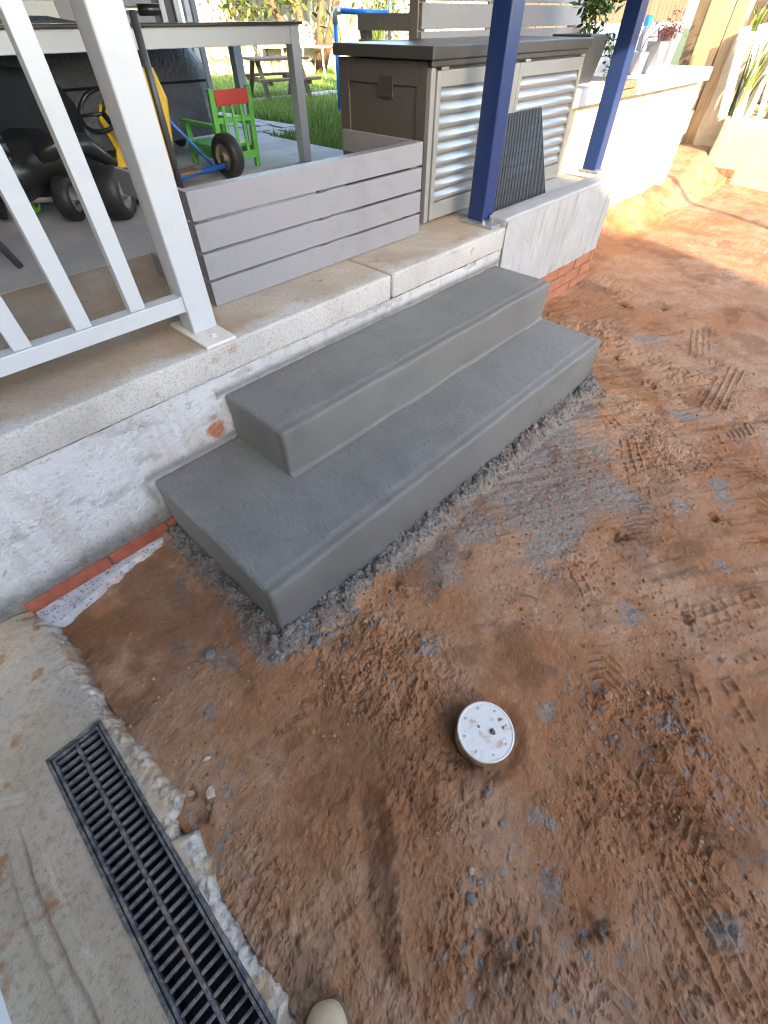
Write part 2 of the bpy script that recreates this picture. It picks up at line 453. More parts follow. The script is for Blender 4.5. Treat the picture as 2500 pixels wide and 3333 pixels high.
M['iron'] = n.out(col, n.ramp(n.noise(40.0, 4), [(.3, .4), (.7, .8)]), .35, n.bump(n.noise(180.0, 3), .4, .002))
M['channel'] = simple('drain_channel', (.022,.02,.018), .9, 0, .3, 20, .5)
n = N('pvc_cap')
col = n.mix(n.ramp(n.noise(26.0, 5, .7), [(.54, 0.0), (.66, .8)]), (.60,.575,.53), (.42,.26,.15))
col = n.mix(n.ramp(n.noise(90.0, 4, .6), [(.64, 0.0), (.70, .5)]), col, (.30,.24,.2))
M['pvc'] = n.out(col, .4, 0, n.bump(n.noise(120.0, 3), .1, .002))
n = N('pvc_side')
col = n.mix(n.ramp(n.noise(30.0, 5, .7), [(.40, 0.0), (.56, .85)]), (.55,.46,.37), (.36,.18,.085))
M['pvc_side'] = n.out(col, .55)
M['clod'] = simple('grey_clod', (.155,.145,.128), .9, 0, .35, 60, .6, 160, .15)
n = N('earth_clod'); g_ = n.t.nodes.new('ShaderNodeNewGeometry')
M['earthclod'] = n.out(n.ramp(g_.outputs['Random Per Island'], [(0, (.18,.078,.036)), (.45, (.28,.130,.06)), (.8, (.36,.19,.10)), (1, (.25,.195,.15))]), .95, 0, n.bump(n.noise(160.0, 3), .5, .004), .15)
M['chip'] = simple('stone_chip', (.42,.31,.22), .9, 0, .25, 50, .5, 160)
M['rubber'] = simple('black_rubber', (.018,.018,.02), .55, 0, .3, 30, .3, 90)
M['black'] = simple('black_plastic', (.014,.014,.015), .3, 0, .2)
M['darkgrey'] = simple('dark_grey_plastic', (.05,.053,.06), .45, 0, .2)
M['green'] = painted('green_chair_paint', (.13,.47,.10), .45, .10)
M['red'] = painted('red_rail_paint', (.46,.055,.045), .5, .12)
M['yellow'] = painted('yellow_cart_paint', (.62,.40,.03), .45, .1)
M['kartblue'] = simple('blue_tube_paint', (.02,.12,.50), .35, 0, .1)
M['lime'] = simple('lime_wheel', (.25,.72,.02), .35, 0, .1)
M['hub'] = simple('grey_hub', (.17,.155,.13), .5, .2, .15)
n = N('cover_fabric')
col = n.ramp(n.noise(3.0, 5, .6), [(.3, (.045,.052,.066)), (.7, (.085,.095,.118))])
M['cover'] = n.out(col, .5, 0, n.bump(n.noise(14.0, 5, .6, dist=1.2), .5, .03))
M['cover_dark'] = simple('dark_cover', (.012,.015,.019), .75, 0, .3, 6, .6, 12, .2)
M['glass_top'] = simple('dark_table_top', (.035,.033,.035), .18, 0, .1)
M['alu'] = painted('pale_table_frame', (.42,.45,.50), .35, .03, .1)
n = N('timber_grain')
g = n.noise(14.0, 5, .6, n.mapped((6, 6, .35)))
M['timber'] = n.out(n.ramp(g, [(.3, (.33,.21,.10)), (.7, (.56,.40,.22))]), .8, 0, n.bump(g, .3, .004))
n = N('weathered_timber')
g = n.noise(12.0, 5, .6, n.mapped((7, 7, .5)))
M['oldtimber'] = n.out(n.ramp(g, [(.3, (.11,.075,.047)), (.7, (.22,.165,.115))]), .85, 0, n.bump(g, .4, .005))
n = N('paling_timber')
g = n.noise(10.0, 5, .6, n.mapped((8, 8, .4)))
M['paling'] = n.out(n.ramp(g, [(.3, (.075,.055,.035)), (.7, (.17,.13,.085))]), .9, 0, n.bump(g, .4, .005))
n = N('lawn_soil')
M['lawn'] = n.out(n.ramp(n.noise(18.0, 6, .7), [(.3, (.035,.060,.014)), (.7, (.085,.125,.030))]), .95, 0, n.bump(n.noise(60.0, 5), .8, .02))
n = N('grass_blade')
oi = n.t.nodes.new('ShaderNodeNewGeometry')
M['grass'] = n.out(n.ramp(oi.outputs['Random Per Island'], [(0, (.11,.21,.03)), (.6, (.19,.32,.05)), (1, (.31,.38,.09))]), .6)
def leafmat(name, a, b, c):
    n = N(name); g = n.t.nodes.new('ShaderNodeNewGeometry')
    col = n.ramp(g.outputs['Random Per Island'], [(0, a), (.55, b), (1, c)])
    n.b.inputs['Subsurface Weight'].default_value = 0.0
    return n.out(col, .5)
M['ivy'] = leafmat('ivy_leaf', (.025,.065,.012), (.055,.12,.02), (.12,.20,.045))
M['strap'] = leafmat('strap_leaf', (.07,.11,.02), (.14,.19,.04), (.24,.25,.07))
M['redleaf'] = leafmat('red_succulent', (.16,.05,.03), (.34,.07,.06), (.45,.22,.10))
M['treeleaf'] = leafmat('tree_leaf', (.04,.06,.012), (.085,.11,.02), (.18,.19,.04))
M['bark'] = simple('tree_bark', (.17,.105,.06), .95, 0, .35, 14, .8, 26)
M['flag'] = simple('flagstone', (.34,.33,.32), .85, 0, .22, 6, .5, 60)
M['stone'] = simple('garden_wall_stone', (.52,.42,.27), .9, 0, .25, 4, .6, 30)
M['cream'] = simple('cream_wall', (.70,.66,.58), .85, 0, .1, 3, .3, 60)
M['housewhite'] = painted('white_cladding', (.70,.71,.71), .5, .05)
M['housegrey'] = painted('grey_cladding', (.30,.31,.32), .5, .05)
M['doordark'] = simple('dark_door', (.055,.045,.042), .35, 0, .15)
M['pot'] = simple('white_glazed_pot', (.40,.41,.435), .45, 0, .05)
M['pot_grey'] = simple('grey_pot_face', (.36,.37,.40), .5, 0, .08)
M['block'] = simple('grey_block', (.50,.50,.51), .9, 0, .15, 8, .6, 60)
M['blockwhite'] = simple('white_block', (.50,.50,.51), .8, 0, .06, 6, .3, 60)
M['colorbond'] = simple('olive_steel_fence', (.34,.36,.27), .5, .1, .08)
M['roof'] = simple('roof_sheet', (.30,.29,.28), .6, 0, .08)
M['tile'] = simple('roof_tile', (.28,.13,.08), .9, 0, .2)
M['boot'] = simple('tan_boot_leather', (.48,.355,.225), .7, 0, .14, 18, .3, 120)
M['boot_sole'] = simple('boot_sole', (.12,.085,.055), .8, 0, .2)
M['wrought'] = simple('white_iron_bench', (.80,.80,.80), .5, 0, .05)
M['cap'] = simple('bottle_blue', (.03,.35,.75), .3, 0, .05)
M['beige'] = simple('beige_fabric', (.60,.52,.42), .8, 0, .1)
M['straw'] = simple('dry_bark', (.34,.23,.14), .95, 0, .35, 20, .7, 40)
M['darkwall'] = simple('dark_unseen_wall', (.13,.075,.05), .9, 0, .25, 14, .5, 60)  # for unseen walls, kept dark to cut bounced light
M['mesh'] = simple('black_mesh', (.013,.013,.014), .45, 0, .2)

# ================================================================== SETTING
# ---- dirt yard: one sheet to the horizon, fine where the camera stands
def grow(a, h, ratio, end):
    out = [a]; s = h
    while (out[-1] < end) if end > a else (out[-1] > end):
        out.append(out[-1] + (s if end > a else -s)); s *= ratio
    return out[1:]
gx = np.array(sorted(grow(-.60, .006, 1.12, -60) + list(np.arange(-.60, 2.2, .0046)) + grow(2.2, .0050, 1.014, 9.5)))
gx = np.concatenate([gx, grow(gx[-1], .12, 1.25, 90)])
gy = np.array(sorted(grow(-1.45, .005, 1.04, -60) + list(np.arange(-1.45, .74, .0046)) + grow(.74, .006, 1.05, 2.2)))
gy = np.concatenate([gy, grow(gy[-1], .12, 1.3, 90)])

def step_dist(x, y):
    dx = np.maximum(np.maximum(-x, x - LEN), 0); dy = np.maximum(-y, 0)
    return np.hypot(dx, dy)
STAMPS = [(.89,-.97,.5,.42,.15,0), (1.29,-.68,.25,.45,.16,1), (.18,-1.31,.95,.40,.16,0), (2.17,-.37,.15,.60,.18,1), (.78,-1.16,.8,.40,.14,0),
          (.58,-.83,.35,.30,.13,1), (1.62,-.48,.55,.45,.15,0), (1.75,-.95,.3,.55,.17,1), (2.6,-.55,.1,.6,.2,0), (1.10,-1.00,-.5,.40,.13,0),
          (2.3,-.75,-.4,.5,.15,1), (.42,-1.12,1.2,.30,.12,1), (3.1,-.3,.3,.7,.2,0), (1.45,-.30,-.3,.3,.12,1), (.95,-.55,.9,.32,.12,0),
          (-.05,-1.15,.7,.3,.12,1), (1.9,-.2,1.0,.3,.12,0)]
def stamps(x, y):
    """Tread marks pressed into the damp earth: returns relief and cover."""
    h = np.zeros_like(x); cov = np.zeros_like(x)
    for (cx, cy, a, l, w, k) in STAMPS:
        c, s = math.cos(a), math.sin(a)
        u = (x-cx)*c + (y-cy)*s; v = -(x-cx)*s + (y-cy)*c
        wob = .010*(fbm(x, y, .12, 2, 5)-.5)
        u = u + wob; v = v + wob
        m = sstep(l/2, l/2-.05, np.abs(u)) * sstep(w/2, w/2-.03, np.abs(v))
        m = m * sstep(.36, .56, fbm(x, y, .10, 4, 8+k, .6))
        if k == 0:
            row = np.floor(v/.036); uu = u + (row % 2)*.018
            gv = np.minimum((v/.036) % 1, 1-(v/.036) % 1)*.036
            gu = np.minimum((uu/.042) % 1, 1-(uu/.042) % 1)*.042
            rd = np.minimum(gv, gu)
        else:
            t = u + np.abs(v)*.6
            rd = np.minimum((t/.030) % 1, 1-(t/.030) % 1)*.030
        h = np.where(m > cov, (.0100*np.exp(-(rd/.0048)**2) - .0065)*m, h); cov = np.maximum(cov, m)
    return h, cov
GROOVE = [(-.13,-.52), (-.17,-.57), (-.22,-.63), (-.27,-.70), (-.31,-.76)]
def groove(x, y):
    d = np.full(x.shape, 9.0)
    for a, b in zip(GROOVE[:-1], GROOVE[1:]):
        ax, ay = a; vx, vy = b[0]-ax, b[1]-ay
        t = np.clip(((x-ax)*vx+(y-ay)*vy)/(vx*vx+vy*vy), 0, 1)
        d = np.minimum(d, np.hypot(x-ax-t*vx, y-ay-t*vy))
    return d + .050*(fbm(x, y, .08, 4, 12, .6)-.5)
def blob(x, y, cx, cy, r, seed=0, sq=None, a=None):
    a = seed*1.7 if a is None else a; sq = 1.2 + (seed*0.37 % 1)*1.1 if sq is None else sq
    c, s = math.cos(a), math.sin(a)
    u = (x-cx)*c+(y-cy)*s; v = (-(x-cx)*s+(y-cy)*c)*sq
    return np.hypot(u, v)/r + 2.3*(fbm(x, y, r*.9, 4, seed, .6)-.5)
SLURRY = [(1.19,-.28,.34,1), (1.02,-.45,.26,2), (1.38,-.13,.28,3), (1.62,-.12,.22,23), (.80,-.16,.16,24), (.62,-.10,.12,25), (1.85,-.12,.14,26), (1.73,-.81,.09,4), (2.88,-.06,.10,5), (.88,-.79,.055,6), (-.19,.08,.07,7), (-.13,.45,.10,8),
          (.27,-1.28,.045,9), (1.3,-.95,.05,10), (.55,-.20,.10,11), (1.5,-.72,.07,12), (-.22,.24,.05,13), (2.2,-.50,.09,14), (.40,-.74,.04,15), (.15,-.86,.04,16), (.05,-.95,.035,17), (.62,-1.02,.05,18), (-.30,-.02,.03,19), (.3,-.36,.05,20)]
def slurry_mask(x, y, z=None):
    d = step_dist(x, y)
    near = (y < .70)
    lim = .080 + .10*sstep(.5, 1.2, x)*sstep(2.0, 1.5, x)
    m = sstep(1.35, .55, d/lim + 1.3*(fbm(x, y, .10, 4, 30)-.5)) * near
    for (cx, cy, r, s) in SLURRY:
        m = np.maximum(m, sstep(1.25, .50, blob(x, y, cx, cy, r, s))*(.85 if r > .12 else .8))
    sp = worley(x, y, .055, 4)
    sp2 = worley(x, y, .021, 9)
    m = np.maximum(m, (.7*sstep(.45, .6, fbm(x, y, .5, 2, 44)))*sstep(.24, .14, sp + .25*(fbm(x, y, .012, 2, 42)-.5))*sstep(.42, .60, fbm(x, y, .35, 3, 41)))
    m = np.maximum(m, .5*sstep(.20, .12, sp2)*sstep(.48, .62, fbm(x, y, .30, 3, 43)))
    return m
def calm_mask(x, y):
    return sstep(.26, .60, fbm(x, y, .40, 4, 2) + .10*sstep(.1, .8, x) - .06*sstep(-.6, -1.1, y))
def dirt_z(x, y):
    calm = calm_mask(x, y)
    crumb = 1 - calm
    z = .034*(fbm(x, y, .9, 3, 1)-.5) + .016*(fbm(x, y, .16, 4, 3)-.5); lowz = z + .012
    # flaky crust: terraces with sharp little scarps
    wx_ = x + .02*(fbm(x, y, .06, 2, 14)-.5); wy_ = y + .02*(fbm(x, y, .06, 2, 15)-.5)
    q = fbm(wx_, wy_*1.3, .085, 4, 16, .55)*7.0
    z = z + .0050*(np.floor(q) + sstep(.72, .98, q-np.floor(q)))*(.30+.70*crumb)
    z = z + (.0025 + .0125*crumb)*(fbm(x, y, .030, 4, 4, .65)-.5)
    rid = 1 - np.abs(2*fbm(x*1.0, y*1.8, .055, 4, 6, .6)-1)
    z = z + .008*(rid-.75)*(.20+.80*crumb)
    cl = worley(x, y, .030, 1); z = z + (.03+crumb)*.011*np.clip(.50-cl, 0, 1)
    cl2 = worley(x, y, .014, 2); z = z + (.10+crumb)*.0060*np.clip(.5-cl2, 0, 1)
    z = z + (.0012+.0045*crumb)*(fbm(x, y, .011, 2, 18)-.5)
    pit = fbm(x, y, .022, 3, 17); z = z - .008*sstep(.66, .78, pit)*(.15+.85*crumb)
    sh, sc_ = stamps(x, y)
    z = (z - lowz)*(1 - .55*sc_) + lowz + sh
    z = z - .020*sstep(1.2, .3, groove(x, y)/.042)
    # diagonal scrape lines left by the machine bucket
    t = x*.55 + y*.83
    z = z + .0080*(fbm(t*3.2, (x*.83-y*.55)*.45, .10, 3, 22)-.5)*2*sstep(.2, 1.0, x)
    # holes and lifted flaps
    for (cx, cy, r, dd) in ((1.18,-.60,.045,-.030), (.42,-.16,.03,.012), (.55,-.85,.035,.014), (1.0,-.92,.03,-.02), (-.44,-.215,.05,-.02), (1.55,-.85,.04,-.025), (2.35,-.25,.05,-.03), (3.4,.1,.07,-.04), (-.15,-.92,.06,-.018), (.05,-1.05,.05,-.02), (.30,-.98,.07,-.012)):
        z = z + dd*sstep(1.1, .3, blob(x, y, cx, cy, r, 3))
    # bank of spilt mortar against the fresh steps
    d = step_dist(x, y); bank = sstep(.088, .020, d + .06*(fbm(x, y, .06, 4, 31)-.5))*(y < .70)
    z = z + bank*(.036 + .085*(fbm(x, y, .034, 5, 33, .65)-.5)) + bank*.022*np.clip(.55-worley(x, y, .017, 6), 0, 1)
    # mound round the pipe
    dp = np.hypot(x-.215, y+.645)
    z = z + .012*sstep(.22, .09, dp)*sstep(-.02, .05, x-.215) - .02*sstep(.13, .085, dp) - .012*sstep(.10, .06, np.hypot(x-.17, y+.60))
    # excavated corner beside the apron
    z = z - .022*sstep(.02, -.15, x)*sstep(-.05, .25, y)
    # earth rises to the garden walls
    z = z + .17*sstep(.86, 1.24, y + .14*(fbm(x, y, .12, 4, 19)-.5))*sstep(3.5, 4.2, x) + .12*sstep(6.6, 7.6, x)*sstep(-.2, .8, y)
    z = z - .04*sstep(3.0, 5.0, x)*sstep(.8, .2, y)*0
    fade = .30 + .70*sstep(4.6, 2.6, x)
    z = lowz - .012 + (z - lowz + .012)*np.where(y < .85, fade, 1)
    far = sstep(12, 20, np.hypot(x, y))
    z = z*(1-far) - .02*far
    z = np.where((x < -.50) & (y < .3), -.16, z)
    return np.where((y > .715) & (x < 3.45), -.12, z)
def pale_mask(x, y, z=None):
    return sstep(.40, .60, fbm(x, y, .45, 4, 50) + .16*sstep(-.3, .9, x*.6 + y + .55) - .04)*.9
def darkened_mask(x, y, z=None):
    m = sstep(1.25, .35, groove(x, y)/.034)*.55*sstep(.30, .55, fbm(x, y, .03, 3, 62)+.15)  # earth darker along the groove
    m = np.maximum(m, .45*sstep(.13, .05, np.hypot(x-.165, y+.60)+.08*(fbm(x, y, .06, 3, 61)-.5)))  # darker in the dip beside the pipe cap
    m = np.maximum(m, .45*sstep(.56, .70, fbm(x, y, .16, 5, 60, .6)))
    m = np.maximum(m, .55*sstep(.10, -.12, x)*sstep(.0, .30, y)*sstep(.25, .5, fbm(x, y, .12, 4, 63)))  # wet earth in the dug corner
    return m
ground = kind(grid_object('dirt_ground', gx, gy, dirt_z, M['dirt'], {'slurry': slurry_mask, 'pale': pale_mask, 'darkened': darkened_mask}, smooth=False), 'structure')

_me = ground.data; _c = np.zeros(len(_me.polygons)*3, np.float32); _me.polygons.foreach_get('center', _c)
_me.polygons.foreach_set('use_smooth', (_c[0::3] > 2.5) | (calm_mask(_c[0::3].astype(float), _c[1::3].astype(float)) > .75)); _me.update()
# ---- lower concrete apron with a broken edge and the drain slot
DX0, DX1, DY1, DY0 = -.669, -.524, .165, -1.05
EDGE_Y = np.array([-1.6,-.70,-.62,-.475,-.315,-.255,-.229,-.20,-.162,.009,.135,.228,.387,.492,.56,.62,.66,.72])
EDGE_X = np.array([-.50,-.50,-.488,-.494,-.479,-.47,-.505,-.49,-.454,-.470,-.492,-.500,-.502,-.497,-.503,-.515,-.525,-.53])
def apron_edge(y):
    return np.interp(y, EDGE_Y, EDGE_X) + .016*(fbm(y, y*0+3.3, .05, 4, 71)-.5) + .02*(fbm(y, y*0+1.3, .16, 2, 73)-.5)*sstep(.3, 0, y)
def apron_z(x, y):
    e = apron_edge(y); d = e - x
    z = .050 + .0022*(fbm(x, y, .05, 4, 75)-.5)
    z = z - .075*sstep(.022, -.022, d + .030*(fbm(x, y, .03, 4, 76, .6)-.5))
    bm = sstep(.075, .03, d)
    z = z - .016*bm*(fbm(x, y, .022, 5, 77, .65)) - .008*bm*np.clip(worley(x, y, .02, 5)-.3, 0, 1)
    sx_ = x - .030*(fbm(y, y*0, .25, 4, 79, .6)-.5); on = sstep(.12, -.05, y)
    z = z + on*(.0045*sstep(-.772, -.768, sx_)*sstep(-.735, -.745, sx_) - .007*np.exp(-((sx_+.775)/.0032)**2) - .005*np.exp(-((sx_+.812)/.003)**2) - .006*sstep(-.812, -.818, sx_))
    z = z - .004*sstep(-.80, -.86, x)
    return z
def apron_drop(x, y):
    return ((x > DX0+.001) & (x < DX1-.001) & (y < DY1-.001) & (y > DY0)) | (x > apron_edge(y)+.05)
ax_ = np.array(sorted(set(np.round(np.concatenate([np.linspace(-2.2, -.95, 40), np.linspace(-.945, DX0, 110), np.linspace(DX0, DX1, 8), np.linspace(DX1, -.40, 36)]), 5))))
ay_ = np.array(sorted(set(np.round(np.concatenate([np.linspace(-1.9, -1.0, 50), np.linspace(-1.0, DY1, 260), np.linspace(DY1, .703, 120)]), 5))))
def broken_mask(x, y, z=None):
    d = apron_edge(y) - x
    w = .030 + .05*sstep(.2, -.3, y)*(.5+fbm(x, y, .1, 3, 82))
    return sstep(w, w*.45, d + .012*(fbm(x, y, .03, 3, 81)-.5))
def apron_soil(x, y, z=None):
    d = apron_edge(y) - x
    return .9*sstep(.012, -.012, d + .02*(fbm(x, y, .03, 3, 84)-.5))
apron = kind(grid_object('concrete_apron', ax_, ay_, apron_z, M['apron'], {'broken': broken_mask, 'soil': apron_soil}, drop=apron_drop), 'structure')

# ---- patio slab (two pieces with an open joint) and the patio floor behind
slab = kind(bpy.data.objects.new('patio_slab', None), 'structure'); COL.objects.link(slab)
wob = lambda w: np.array([0, .004*(fbm(np.array(w[0]), np.array(w[2]), .12, 3, 90)-.5), .003*(fbm(np.array(w[0]), np.array(w[1]), .15, 3, 91)-.5)])
obj('slab_piece', rounded_box((-2.6, WD-.006, ZSB), (1.250, 1.722, ZS), .012, .055, wob), M['slab'], slab, smooth=True)
obj('slab_piece', rounded_box((1.262, WD-.004, ZSB), (2.165, 1.722, ZS), .012, .055, wob), M['slab'], slab, smooth=True)
kind(obj('patio_floor', MB().box((-2.6, 1.728, .30), (2.95, 5.2, ZS-.003)).box((2.168, .818, .30), (3.44, 1.727, ZS+.004)), M['floor'], bevel=.004), 'structure')

# ---- rendered foundation wall under the slab, red bricks exposed at its foot
fw = thing('foundation_wall', 'rough white painted foundation wall under the patio slab with brick foot', 'wall', (0.0, WD+.05, 0))
wx = np.arange(-2.2, 2.14, .0075); wz = np.arange(.068, ZSB+.004, .0072)
def wall_relief(x, z):
    r = .0085*(fbm(x, z, .022, 5, 100, .65)-.5) + .0110*(fbm(x, z*.25, .024, 3, 101)-.5)*sstep(.40, .60, fbm(x, z, .3, 3, 102)) + .008*(fbm(x, z, .25, 3, 103)-.5)
    return r
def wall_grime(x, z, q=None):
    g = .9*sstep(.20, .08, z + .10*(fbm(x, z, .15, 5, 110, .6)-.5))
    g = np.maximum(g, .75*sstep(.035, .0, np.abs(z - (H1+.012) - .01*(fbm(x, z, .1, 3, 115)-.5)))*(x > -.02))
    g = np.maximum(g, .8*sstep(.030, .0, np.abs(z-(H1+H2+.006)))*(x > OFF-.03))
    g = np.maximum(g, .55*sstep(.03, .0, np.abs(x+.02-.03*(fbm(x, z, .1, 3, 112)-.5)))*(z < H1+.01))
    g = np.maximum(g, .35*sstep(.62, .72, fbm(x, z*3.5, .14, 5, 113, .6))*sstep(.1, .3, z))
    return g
def wall_red(x, z, q=None):
    return .9*sstep(.95, .55, np.hypot((x-.285)/.075, (z-.345)/.05) + 1.5*(fbm(x, z, .05, 4, 114)-.5))
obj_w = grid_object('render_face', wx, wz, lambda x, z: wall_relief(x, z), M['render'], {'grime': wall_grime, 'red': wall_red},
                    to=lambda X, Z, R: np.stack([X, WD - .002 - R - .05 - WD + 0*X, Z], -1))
# faces must look towards the yard: build in the local frame of the wall
obj_w.parent = fw
obj('wall_core', MB().box((-2.2, WD+.006, -.1), (2.13, WD+.20, ZSB-.004)), M['mortarjoint'], fw)
bx0 = [(-.545, -.262), (-.256, -.035), (-.030, .02)]
for a, b in bx0:
    obj('brick', rounded_box((a, WD-.009, .014), (b, WD+.005, .069), .0035, .03), M['brick'], fw, smooth=True)
# broken strip of footing concrete below the bricks
ft = thing('broken_footing', 'pale broken concrete footing strip below the red bricks', 'footing', (-.3, .68, 0))
def foot_z(x, y):
    front = np.interp(x, [-.56,-.466,-.29,-.19,-.093,-.02], [.585,.592,.640,.655,.672,.69]) + .022*(fbm(x, y*0, .04, 3, 120)-.5)
    return -.05 + .066*sstep(-.010, .012, y-front) + .008*(fbm(x, y, .02, 4, 121)-.5)
fo = grid_object('footing_face', np.linspace(-.535, -.02, 130)+.3, np.linspace(.54, WD+.004, 44)-.68, lambda X, Y: foot_z(X-.3, Y+.68), M['footing'])
fo.parent = ft

# ---- raised kerb wall further along, bricks under its render
kw = thing('kerb_wall', 'combed white rendered kerb wall with old bricks below, right of the steps', 'wall', (2.8, WD, 0))
def kerb_relief(x, z):
    sel = sstep(.48, .56, fbm(x, z, .22, 2, 132)); a = .9*(x-2.2) + z
    v = fbm(x, z*.10, .020, 4, 133, .6); d = fbm(a*1.0, (z-.9*x)*.12, .020, 4, 134, .6)
    return .016*(v*(1-sel) + (.5+.4*(d-.5))*sel - .5) + .012*(fbm(x, z, .2, 3, 135)-.5)
kob = lambda w: np.array([0, .007*(fbm(np.array(w[0]*1.0), np.array(w[2]), .10, 3, 130)-.5), .008*(fbm(np.array(w[0]), np.array(w[1]), .09, 3, 131)-.5)])
obj('render_face', rounded_box((2.135, WD-.002, .235), (3.455, .816, .672), .012, .035, kob), M['trowel'], kw, smooth=True)
kf = grid_object('render_coat', np.arange(2.137, 3.452, .0058), np.arange(.237, .664, .0058), kerb_relief, M['trowel'], attrs={'hollow_shade': lambda x, z, r: (.55 - .35*sstep(.48, .56, fbm(x, z, .22, 2, 132)))*sstep(-.0005, -.0045, r-.012*(fbm(x, z, .2, 3, 135)-.5))}, to=lambda X, Z, R: np.stack([X-2.8, -.013-R*np.clip((.664-Z)/.03, 0, 1), Z], -1))
kf.parent = kw
obj('footing_core', MB().box((2.135, WD+.016, -.12), (3.475, .815, .233)), M['mortarjoint'], kw)
proto = None
for r in range(4):
    z0 = -.085 + r*.079; x = 2.14 + (0.118 if r % 2 else 0) - .236
    while x < 3.48:
        a, b = max(x, 2.138), min(x+.226, 3.492)
        if b - a > .04:
            if proto is None or abs((b-a)-.226) > .002:
                q = obj('brick', rounded_box((a, WD+.004, z0), (b, WD+.10, z0+.069), .004, .06), M['old_brick'], kw, smooth=True)
                if abs((b-a)-.226) < .002: proto = (q, a, z0)
            else:
                share(proto[0], kw, (a-proto[1], random.uniform(-.003,.003), z0-proto[2]))
        x += .236

# ---- fresh concrete steps
steps = thing('concrete_steps', 'two fresh grey concrete steps cast against the white wall', 'steps', (1.05, .35, 0))
cw = lambda w: np.array([.007*(fbm(np.array(w[1]), np.array(w[2]), .16, 4, 140)-.5), .009*(fbm(np.array(w[0]), np.array(w[2]), .20, 4, 141)-.5), .008*(fbm(np.array(w[0]), np.array(w[1]), .20, 4, 142)-.5)])
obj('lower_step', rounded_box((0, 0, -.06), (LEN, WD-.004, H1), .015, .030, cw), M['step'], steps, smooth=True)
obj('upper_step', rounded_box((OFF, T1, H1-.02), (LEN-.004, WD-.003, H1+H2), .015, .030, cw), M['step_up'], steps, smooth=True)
cove = MB()
for i in range(60):
    x0 = OFF + (LEN-OFF-.012)*i/60; x1 = OFF + (LEN-OFF-.012)*(i+1)/60
    prof = [(T1+.004, H1+.016), (T1-.003, H1+.007), (T1-.007, H1+.003), (T1-.014, H1-.001)]
    cove.add([(x0, p[0], p[1]) for p in prof] + [(x1, p[0], p[1]) for p in prof], [(k, k+1, k+5, k+4) for k in range(3)])
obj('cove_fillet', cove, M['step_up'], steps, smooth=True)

# lumps of spilt mortar round the foot of the steps
rb = MB(); rnd = random.Random(11)
def near_z(x, y): return float(dirt_z(np.array([x]), np.array([y]))[0])
lp = []
for i in range(2800):
    if rnd.random() < .72:
        x = rnd.uniform(-.03, LEN+.03); y = -abs(rnd.gauss(0, .032)) - .002
        if rnd.random() < .09: y -= rnd.uniform(0, .18)
    else:
        y = rnd.uniform(-.04, .66); x = -abs(rnd.gauss(0, .030)) - .002
    lp.append((x, y, rnd.choice((.003,.0035,.004,.0045,.005,.006,.007,.009)) * rnd.uniform(.7,1.2)))
zz = dirt_z(np.array([p[0] for p in lp]), np.array([p[1] for p in lp]))
for (x, y, r), z in zip(lp, zz): rb.lump((x, y, z - r*.22), r*1.15, rnd, 1.0)
rub = obj('mortar_rubble', rb, M['mortar']); kind(rub, 'stuff'); tag(rub, 'wet grey mortar crumbs spilt along the foot of the steps', 'rubble')
# loose crumbs of soil and cement over the yard
cr = MB(); cg = MB(); rnd = random.Random(12); pts = []
for i in range(8500):
    x = rnd.uniform(-.5, 3.2); y = rnd.uniform(-1.5, .66 if x < -.02 else -.03)
    if x > 1.6 and rnd.random() < .5: continue
    pts.append((x, y, rnd.choice((.002,.002,.0025,.0025,.003,.0035,.0045,.006))*rnd.uniform(.7,1.2)))
PX = np.array([p[0] for p in pts]); PY = np.array([p[1] for p in pts])
keep = fbm(PX, PY, .3, 3, 150) > .46; zz = dirt_z(PX, PY)
for (x, y, r), z, k in zip(pts, zz, keep):
    if k: (cg if rnd.random() < .06 else cr).lump((x, y, z + r*.3), r, rnd)
o = obj('soil_crumbs', cr, M['earthclod']); kind(o, 'stuff'); tag(o, 'small red brown soil crumbs scattered over the yard', 'soil')
o = obj('cement_crumbs', cg, M['clod']); kind(o, 'stuff'); tag(o, 'small grey cement crumbs scattered over the yard', 'cement')

# ---- unseen roof and walls, some added or shaped to shade the yard
roof = thing('patio_roof', 'flat sheet roof over the patio carried by the blue posts', 'roof', (1, 1, 2.5))
obj('roof_sheet', MB().box((-3.0, -0.47, 2.70), (4.1, 5.0, 2.76)), M['roof'], roof)
obj('roof_sheet', MB().box((1.9, -1.9, 2.56), (4.6, -0.48, 2.60)), M['roof'], roof)  # unseen lower roof piece, placed to shade the far post, cabinet and kerb
obj('fascia', MB().box((1.9, -1.93, 2.46), (4.6, -1.903, 2.64)), M['blue'], roof)  # edge height set for the shade line on the far post
obj('fascia', MB().box((-3.0, -0.5, 2.62), (1.89, -0.473, 2.78)), M['blue'], roof)
hw = thing('house_wall', 'house wall beside the apron, white plinth with unseen upper part made dark', 'wall', (-.95, -1.2, 0))
obj('plinth', MB().box((-1.2, -3.4, -.1), (-.893, -.10, .42)), M['housewhite'], hw, bevel=.004)
obj('wall', MB().box((-1.2, -3.4, .423), (-.905, -.10, 2.69)), M['darkwall'], hw)  # unseen upper wall, coloured dark to cut bounce onto the step sides
nh = thing('sun_blocker', 'unseen stepped block added across the yard to hold off the sun', 'house', (-8, -15, 0))  # unseen block, added and shaped to keep sun off the near yard
prof = [(-22,-.1),(-1.99,-.1),(-1.99,6.40),(-3.62,7.08),(-3.70,8.6),(-22,8.6)]
obj('stepped_block', MB().add([(x, -14.0, z) for x, z in prof] + [(x-1.76, -17.8, z) for x, z in prof], [(0,1,2,3,4,5),(11,10,9,8,7,6)] + [(i,6+i,6+(i+1)%6,(i+1)%6) for i in range(6)]), M['cream'], nh)
